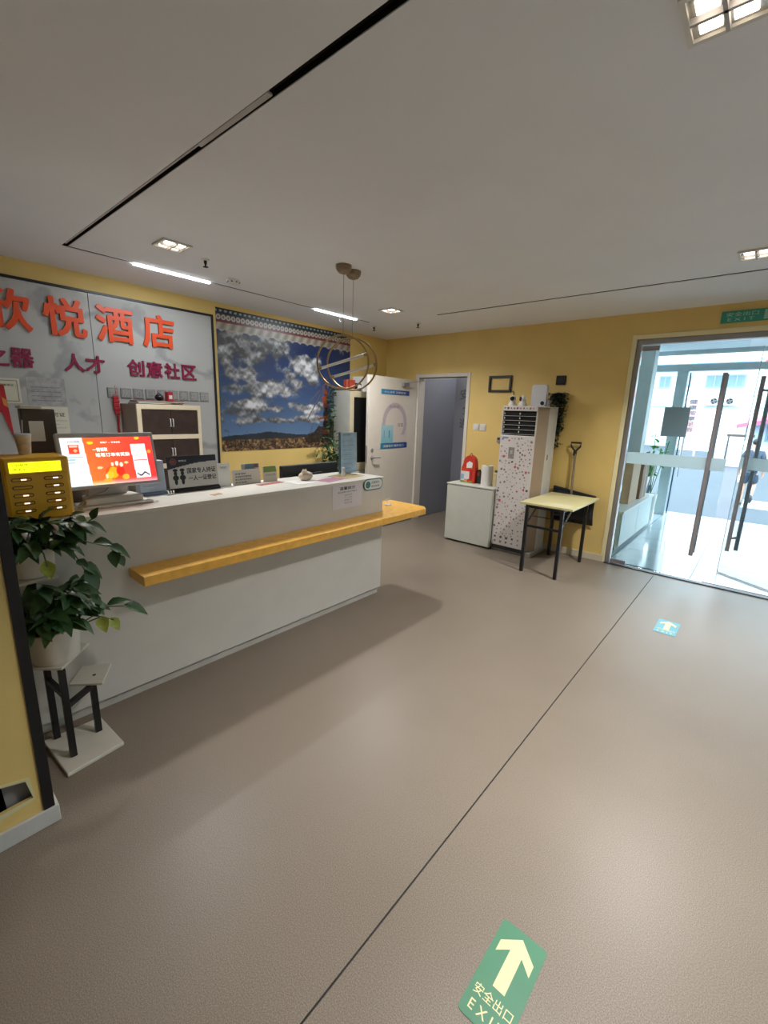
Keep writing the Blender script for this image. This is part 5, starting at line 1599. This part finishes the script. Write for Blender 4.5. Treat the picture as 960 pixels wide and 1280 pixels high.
bn = thing('white_bench_cabinet', 'low white cabinet with pale top inside the glass vestibule', 'cabinet', (-1.5, 6.9, 0))
BW = mat('bench_white', '#ccd6d5', .4, var=.02)
MB().box(-1.84, -1.21, 5.87, 7.70, .04, .475).build('carcass', BW, bn, .003)
MB().box(-1.208, -1.195, 5.89, 6.78, .05, .465).build('door_front', BW, bn, .002)
MB().box(-1.208, -1.195, 6.79, 7.68, .05, .465).build('door_front', BW, bn, .002)
tag(MB().box(-1.85, -1.18, 5.85, 7.72, .476, .505).build('top_board', mat('bench_top', '#dcd9d4', .35, var=.03), bn, .003), 'pale top board')
MB().box(-1.82, -1.24, 5.90, 7.68, 0.0005, .04).build('plinth', GREYPL, bn)
MB().box(-1.80, -1.26, 5.863, 5.869, .06, .40).build('side_panel', mat('bench_side_grey', '#94a0a2', .5), bn)  # flat grey sheet on the near side, darker than the carcass
t = thing('tan_carton', 'tall tan cardboard box on the vestibule cabinet', 'box', (-1.46, 6.67, .505))
MB().box(-1.66, -1.27, 6.45, 6.90, .5055, 1.10).build('carton', mat('carton_tan', '#c9a988', .7, var=.06), t, .004)
MB().box(-1.49, -1.44, 6.448, 6.4495, .5055, 1.10).build('tape', mat('tape_pale', '#d8c3a6', .4), t)
for k, lb in enumerate(('brown cardboard box at the bottom of the vestibule stack', 'brown cardboard box second from the bottom of the vestibule stack', 'brown cardboard box third from the bottom of the vestibule stack', 'brown cardboard box on top of the vestibule stack')):
    z0 = .5055 + .151 * k
    t = thing('brown_carton', lb, 'box', (-1.40, 7.15, z0), 'brown boxes on the vestibule cabinet')
    MB().box(-1.56, -1.245, 6.98 + .01 * (k % 2), 7.36, z0, z0 + .150).build('carton', mat('carton_brown', '#96775f', .7, var=.08), t, .004)
    MB().box(-1.2448, -1.2442, 7.14, 7.20, z0 + .004, z0 + .146).build('tape', mat('tape_brown', '#ab8f78', .4), t)

vp = thing('potted_palm', 'white potted green plant behind the vestibule cabinet', 'plant', (-1.33, 8.3, 0))
MB().lathe((-1.33, 8.3, 0), [(.0, .001), (.08, .001), (.105, .42), (.095, .425), (.09, .40), (.0, .40)], 24).build('planter', WHITE, vp, smooth=True)
mb = MB()
lv = []
rp_ = random.Random(3)
for k in range(9):
    a = rp_.uniform(0, 2 * PI)
    e = Vector((-1.33 + .14 * math.cos(a), 8.3 + .22 * math.sin(a), rp_.uniform(.8, 1.45)))
    mb.tube([(-1.33, 8.3, .41), (-1.33 + .05 * math.cos(a), 8.3 + .05 * math.sin(a), .7), e], .005, 5)
    for q in range(14):
        lv.append((Vector((-1.33, 8.3, .6)).lerp(e, rp_.uniform(.3, 1)), rp_.uniform(.7, 1.2)))
mb.build('stem', STEMM, vp)
leaf_cluster('foliage', mat('palm_leaf', '#4f9a55', .5, var=.25), vp, lv, .085)
t = thing('leaning_board', 'white board leaning beside the vestibule post', 'board', (-1.36, 7.95, 0))
MB().prism([(-1.40, 7.80, .001), (-1.375, 7.80, .001), (-1.225, 7.80, 1.0), (-1.25, 7.80, 1.0)], (0, .03, 0)).build('panel', PAPER, t, .003)
MB().prism([(-1.37, 7.797, .16), (-1.33, 7.797, .16), (-1.25, 7.797, .62), (-1.285, 7.797, .62)], (0, .0025, 0)).build('blue_print', mat('board_navy', '#5d7fa0', .5), t)

# ------------------------------------------------------------------ street
ROAD = mat('road_asphalt', '#3f464e', .8, var=.06, scale=.6, bump=.05, bscale=30)
structure(MB().box(-40, 40, 9.1, 70, -.70, -.39), 'street', ROAD, 'grey street in front of the entrance')
structure(MB().box(-40, 40, 9.1, 9.35, -.38, -.012).box(2.02, 40, 5.45, 9.1, -.38, -.012), 'pavement', mat('kerb_white', '#d5dde0', .7, var=.04), 'pale pavement edge outside the outer doors, with unseen slab added to bounce light')  # right-hand slab is unseen, added to bounce daylight up to the ceiling
structure(MB().box(-.25, 3.5, 13.6, 15.0, -.3895, -.382), 'trim_13', mat('road_patch', '#b9bcbd', .8, var=.05), 'pale patch on the street')
K = 2.1
def bz(z): return 1.6 + (z - 1.6) * K
YD = 42.0
bld = thing('street_building', 'pale two storey building across the street', 'building', (-1, YD, -.39))
BWALL = mat('building_white', '#c3cac8', .8, var=.03, scale=.5)
MB().box(-20, 20, YD, YD + 8, -.39, bz(3.62)).build('wall', BWALL, bld)
tag(MB().box(-20, 20, YD - .9, YD + 9, bz(3.62), bz(3.72)).build('eave', mat('eave_blue', '#b8cbd8', .6), bld), 'pale blue eave')
MB().box(-20, 20, YD + .5, YD + 8, bz(3.72), bz(4.6)).build('upper_wall', mat('upper_cream', '#e3cdb2', .8, var=.06), bld)
MB().box(-20, 20, YD - .12, YD, bz(2.14), bz(2.19)).build('ledge', mat('ledge_grey', '#b9c4c8', .7), bld)
for (x0_, x1_) in ((-7.4, -6.6), (-4.35, -3.25), (-3.05, -1.95), (-.6, .5), (1.6, 2.7), (4.2, 5.3), (-10.5, -9.4)):
    z0_, z1_ = bz(2.80), bz(3.24)
    w = MB().box(x0_, x1_, YD - .06, YD - .001, z0_, z0_ + .08).box(x0_, x1_, YD - .06, YD - .001, z1_ - .08, z1_).box(x0_, x0_ + .08, YD - .06, YD - .001, z0_ + .08, z1_ - .08).box(x1_ - .08, x1_, YD - .06, YD - .001, z0_ + .08, z1_ - .08).box((x0_ + x1_) / 2 - .04, (x0_ + x1_) / 2 + .04, YD - .06, YD - .001, z0_ + .08, z1_ - .08).build('window', mat('win_frame_grey', '#7d8f9a', .5), bld)
    MB().box(x0_ + .08, (x0_ + x1_) / 2 - .04, YD - .03, YD - .002, z0_ + .08, z1_ - .08).build('pane', mat('pane_blue', '#5f7888', .1, var=.1, scale=1), w)
    MB().box((x0_ + x1_) / 2 + .04, x1_ - .08, YD - .03, YD - .002, z0_ + .08, z1_ - .08).build('pane', _mats['pane_blue'], w)
tag(MB().box(-1.75, -1.25, YD - .25, YD - .001, -.39, bz(3.62)).build('pilaster', mat('pilaster_blue', '#cfdde2', .7), bld), 'pale blue pilaster')
for x, lab in ((-3.68, 'outdoor air conditioner unit on the street wall, left of pair'), (-2.75, 'outdoor air conditioner unit on the street wall, right of pair')):
    t = thing('outdoor_ac_unit', lab, 'air conditioner', (x, YD, bz(2.19)), 'outdoor units across the street')
    MB().box(x - .42, x + .42, YD - .42, YD - .13, bz(2.19), bz(2.19) + .58).build('casing', WHITE, t, .02)
    MB().lathe((x + .10, YD - .425, bz(2.19) + .29), [(.22, .0), (.24, -.02), (.20, -.02), (.19, .0)], 20, axis='y').build('fan_ring', GREYPL, t)
    for k in range(4):
        a = k * PI / 2 + .4
        MB().bar((x + .10, YD - .423, bz(2.19) + .29), (x + .10 + .18 * math.cos(a), YD - .423, bz(2.19) + .29 + .18 * math.sin(a)), .07, .006, up=(0, 1, 0)).build('fan_blade', INKG, t)
# vertical sign board
sgn = thing('street_sign_board', 'tall pink vertical shop sign with dark characters across the street', 'sign', (-3.2, 27, -.39))
def yk(z20, y): return 1.6 + (z20 - 1.6) * (y - 0) / 20.0
sy = 27.0
sx0, sx1 = -3.38, -2.86
MB().box(sx0, sx1, sy, sy + .12, 1.0, yk(2.75, sy)).build('panel', mat('sign_pink', '#b98884', .6, var=.05), sgn, .01)
MB().box(sx1 + .06, sx1 + .16, sy, sy + .10, -.39, yk(2.70, sy)).build('post', mat('post_brown', '#a08f88', .6), sgn)
MB().box(sx0 + .05, sx0 + .15, sy, sy + .1, -.39, 1.0).build('post', _mats['post_brown'], sgn)
MB().box(sx1, sx1 + .06, sy + .03, sy + .07, 1.3, 1.38).box(sx1, sx1 + .06, sy + .03, sy + .07, 2.7, 2.78).build('bracket', _mats['post_brown'], sgn)
for k, ch in enumerate('健康按摩足浴'):
    text(ch, (sx0 + .08, sy - .006, 2.45 - .27 * k), X, Z, .34, .22, mat('sign_teal', '#2c4650', .6, var=0), sgn, 'character', .02)
# low white wall / hoarding and shop with pink awning
hd = thing('white_hoarding', 'bright white hoarding wall along the far pavement', 'wall', (-3.0, 38, -.39))
MB().box(-5.4, -1.3, 38, 38.15, -.39, bz(2.05) * .93).build('panel', mat('hoarding_white', '#e2e6e6', .7, var=.02), hd)
MB().box(-5.4, -1.3, 37.95, 38.2, bz(2.05) * .93, bz(2.05) * .93 + .08).build('cap', WHITE, hd)
shp = thing('awning_shop', 'small shop with pink sloping awning across the street', 'building', (1.0, 34, -.39))
ys = 34.0
MB().box(-1.15, 6, ys, ys + 3, -.39, yk(1.9, ys)).build('wall', mat('shop_blue', '#b9c9dc', .7, var=.05), shp)
MB().prism([(-1.55, ys - 1.2, yk(1.42, ys)), (6, ys - 1.2, yk(2.55, ys)), (6, ys + .2, yk(2.75, ys)), (-1.55, ys + .2, yk(1.55, ys))], (0, 0, .22)).build('awning', mat('awning_pink', '#c4546c', .6, var=.05), shp)
w = MB().box(-.2, .9, ys - .05, ys - .001, yk(1.0, ys), yk(1.55, ys)).build('window', mat('win_frame_grey', '#7d8f9a', .5), shp)
MB().box(-.1, .8, ys - .06, ys - .052, yk(1.06, ys), yk(1.50, ys)).build('pane', _mats['pane_blue'], w)
# red arched sign near top right
ar = thing('red_arch_sign', 'curved red sign hanging over the street', 'sign', (-.3, 19.5, 3.5))
pts_o, pts_i = [], []
for k in range(9):
    a = math.radians(160 - 10 * k)
    pts_o.append((.75 + 1.55 * math.cos(a) * .9, 3.35 + .75 * math.sin(a) - .05)); pts_i.append((.75 + 1.40 * math.cos(a) * .9, 3.35 + .48 * math.sin(a) - .05))
mb = MB()
for k in range(8):
    mb.prism([(pts_i[k][0], 19.5, pts_i[k][1]), (pts_i[k + 1][0], 19.5, pts_i[k + 1][1]), (pts_o[k + 1][0], 19.5, pts_o[k + 1][1]), (pts_o[k][0], 19.5, pts_o[k][1])], (0, .12, 0))
mb.build('arch_panel', mat('arch_red', '#b04450', .5), ar)
MB().tube([(-.55, 19.56, -.39), (-.55, 19.56, 3.62)], .05, 10).tube([(2.05, 19.56, -.39), (2.05, 19.56, 3.62)], .05, 10).build('post', WHITE, ar, smooth=True)
# low barrier along the far pavement
rb = thing('road_barrier', 'low pale lavender barrier with dark rail across the street', 'barrier', (-.9, 26, -.39))
MB().box(-1.85, -.55, 26, 26.35, -.39, .62).build('panel', mat('barrier_lavender', '#b9bdd6', .6), rb, .02)
MB().box(-1.80, -.60, 25.98, 26.36, .62, .80).build('upper_panel', mat('barrier_white', '#d9dde4', .6), rb, .02)
MB().box(-1.5, -.5, 25.95, 26.0, .98, 1.10).build('rail', mat('barrier_rail', '#3c3735', .5), rb)
MB().box(-1.45, -1.39, 25.96, 25.99, -.39, .98).box(-.61, -.55, 25.96, 25.99, -.39, .98).build('rail_post', _mats['barrier_rail'], rb)

# ------------------------------------------------------------------ person walking away
SKIN = mat('skin', '#b98d76', .5, var=.05)
TEE = mat('dark_tee', '#2b3848', .7, var=.1)
SHORTS = mat('dark_shorts', '#26374a', .7, var=.1)
HAIR = mat('dark_hair', '#1d1b1d', .6, var=.2)
def skin_mesh(name, joints, bones, m, parent, sub=1):
    """joints: {name: (pos, rx[, ry])}"""
    names = list(joints)
    me = bpy.data.meshes.new(name)
    me.from_pydata([joints[n][0] for n in names], [(names.index(a), names.index(b)) for a, b in bones], [])
    o = bpy.data.objects.new(name, me)
    COL.objects.link(o)
    sk = o.modifiers.new('skin', 'SKIN')
    sk.use_smooth_shade = True
    sb = o.modifiers.new('sub', 'SUBSURF'); sb.levels = sub; sb.render_levels = sub
    if not me.skin_vertices:
        me.skin_vertices.new()
    for i, n in enumerate(names):
        r = joints[n][1]
        me.skin_vertices[0].data[i].radius = (r, joints[n][2] if len(joints[n]) > 2 else r)
        me.skin_vertices[0].data[i].use_root = (i == 0)
    dg = bpy.context.evaluated_depsgraph_get()
    me2 = bpy.data.meshes.new_from_object(o.evaluated_get(dg))
    COL.objects.unlink(o); bpy.data.objects.remove(o)
    me2.materials.clear(); me2.materials.append(m)
    me2.polygons.foreach_set('use_smooth', [True] * len(me2.polygons))
    me2.name = name
    o2 = bpy.data.objects.new(name, me2)
    COL.objects.link(o2); o2.parent = parent
    return o2
pe = thing('person', 'person in dark T-shirt and shorts walking away on the street', 'person', (-.21, 14.05, -.389), rot=(0, 0, math.radians(-6)))
pe.scale = (.93, .93, .93)
J = {
 'pelvis': ((0, 0, .92), .125, .10), 'waist': ((0, .01, 1.06), .130, .10), 'chest': ((0, .02, 1.26), .150, .11), 'neckb': ((0, .02, 1.42), .075, .07),
 'neck': ((0, .03, 1.48), .050), 'skull0': ((0, .045, 1.56), .070, .08), 'skull1': ((0, .045, 1.66), .078, .088), 'skull2': ((0, .04, 1.72), .045, .05),
}
B = [('pelvis', 'waist'), ('waist', 'chest'), ('chest', 'neckb'), ('neckb', 'neck'), ('neck', 'skull0'), ('skull0', 'skull1'), ('skull1', 'skull2')]
legs = {-1: [(-.09, .0, .86), (-.10, .03, .50), (-.10, -.02, .09), (-.10, .09, .035)], 1: [(.09, .0, .86), (.115, .06, .52), (.13, -.24, .27), (.14, -.22, .17)]}
for s in (-1, 1):
    n = 'LR'[s > 0]
    h, k, a, f = legs[s]
    J['hip' + n] = (h, .098); J['thigh' + n] = (tuple((Vector(h) + Vector(k)) / 2), .080)
    J['knee' + n] = (k, .055); J['calf' + n] = (tuple(Vector(k).lerp(Vector(a), .35) + Vector((0, -.015, 0))), .056); J['ankle' + n] = (a, .036); J['toe' + n] = (f, .032)
    B += [('pelvis', 'hip' + n), ('hip' + n, 'thigh' + n), ('thigh' + n, 'knee' + n), ('knee' + n, 'calf' + n), ('calf' + n, 'ankle' + n), ('ankle' + n, 'toe' + n)]
    sh_ = (s * .175, .02, 1.385); el = (s * .245, -.05 if s > 0 else .02, 1.10); wr = (s * .25, .06 if s > 0 else .12, .87)
    J['shoulder' + n] = (sh_, .062); J['elbow' + n] = (el, .042); J['forearm' + n] = (tuple(Vector(el).lerp(Vector(wr), .35)), .041); J['wrist' + n] = (wr, .026); 
    pm = Vector(wr) + Vector((0, .012, -.055)); J['palm' + n] = (tuple(pm), .020, .034)
    B += [('chest', 'shoulder' + n), ('shoulder' + n, 'elbow' + n), ('elbow' + n, 'forearm' + n), ('forearm' + n, 'wrist' + n), ('wrist' + n, 'palm' + n)]
    for q, (dy, ln) in enumerate(((-.026, .055), (-.009, .068), (.008, .072), (.024, .064))):
        p1 = pm + Vector((-s * .004, dy, -.045)); p2 = p1 + Vector((-s * .012, .004, -ln * .5)); p3 = p2 + Vector((-s * .020, .004, -ln * .4))
        J[f'f{n}{q}a'] = (tuple(p1), .0095); J[f'f{n}{q}b'] = (tuple(p2), .0085); J[f'f{n}{q}c'] = (tuple(p3), .0075)
        B += [('palm' + n, f'f{n}{q}a'), (f'f{n}{q}a', f'f{n}{q}b'), (f'f{n}{q}b', f'f{n}{q}c')]
    p1 = pm + Vector((-s * .01, .036, -.002)); p2 = p1 + Vector((-s * .012, .016, -.028))
    J[f't{n}a'] = (tuple(p1), .011); J[f't{n}b'] = (tuple(p2), .009)
    B += [('palm' + n, f't{n}a'), (f't{n}a', f't{n}b')]
body = skin_mesh('body', J, B, SKIN, pe)
JS = {'p': ((0, 0, 1.0), .150, .118), 'w': ((0, .01, 1.10), .150, .118), 'c': ((0, .02, 1.28), .172, .13), 'n': ((0, .02, 1.41), .098, .088), 'h': ((0, 0, .93), .152, .12)}
BS = [('p', 'w'), ('w', 'c'), ('c', 'n'), ('p', 'h')]
for s in (-1, 1):
    n = 'LR'[s > 0]
    sh_ = Vector(J['shoulder' + n][0]); el = Vector(J['elbow' + n][0])
    JS['s' + n] = (tuple(sh_), .080); JS['e' + n] = (tuple(sh_.lerp(el, .62)), .068)
    BS += [('c', 's' + n), ('s' + n, 'e' + n)]
tag(skin_mesh('t_shirt', JS, BS, TEE, pe), 'dark T-shirt')
JH = {'p': ((0, 0, .93), .150, .122), 't': ((0, 0, 1.0), .146, .118)}
BH = [('p', 't')]
for s in (-1, 1):
    n = 'LR'[s > 0]
    h, k = Vector(J['hip' + n][0]), Vector(J['knee' + n][0])
    JH['h' + n] = (tuple(h), .118); JH['m' + n] = (tuple(h.lerp(k, .5)), .102); JH['k' + n] = (tuple(h.lerp(k, .86)), .096)
    BH += [('p', 'h' + n), ('h' + n, 'm' + n), ('m' + n, 'k' + n)]
tag(skin_mesh('shorts', JH, BH, SHORTS, pe), 'dark shorts')
mb = MB().ball((0, .030, 1.675), .088, .098, .088, 18, 12)
o = mb.build('hair', HAIR, pe, smooth=True)
mb = MB()
for s in (-1, 1):
    mb.ball((s * .083, .045, 1.60), .012, .022, .032, 8, 6)
mb.build('ear', SKIN, pe, smooth=True)
MB().prism([(-.012, .122, 1.575), (.012, .122, 1.575), (0, .128, 1.625)], (0, .022, 0)).ball((0, .118, 1.545), .026, .012, .006, 8, 6).build('nose_and_mouth', SKIN, pe, smooth=True)
MB().ball((-.03, .125, 1.625), .010, .006, .006, 8, 6).ball((.03, .125, 1.625), .010, .006, .006, 8, 6).build('eye', INK, pe, smooth=True)
for s in (-1, 1):
    n = 'LR'[s > 0]
    a, f = Vector(J['ankle' + n][0]), Vector(J['toe' + n][0])
    if s < 0:
        mb = MB().ball((a.x, a.y + .055, .045), .048, .135, .045, 14, 8)
    else:
        mb = MB().ball((a.x + .005, a.y + .01, a.z - .065), .048, .075, .115, 14, 8)
    mb.build('shoe', BLACK, pe, smooth=True)
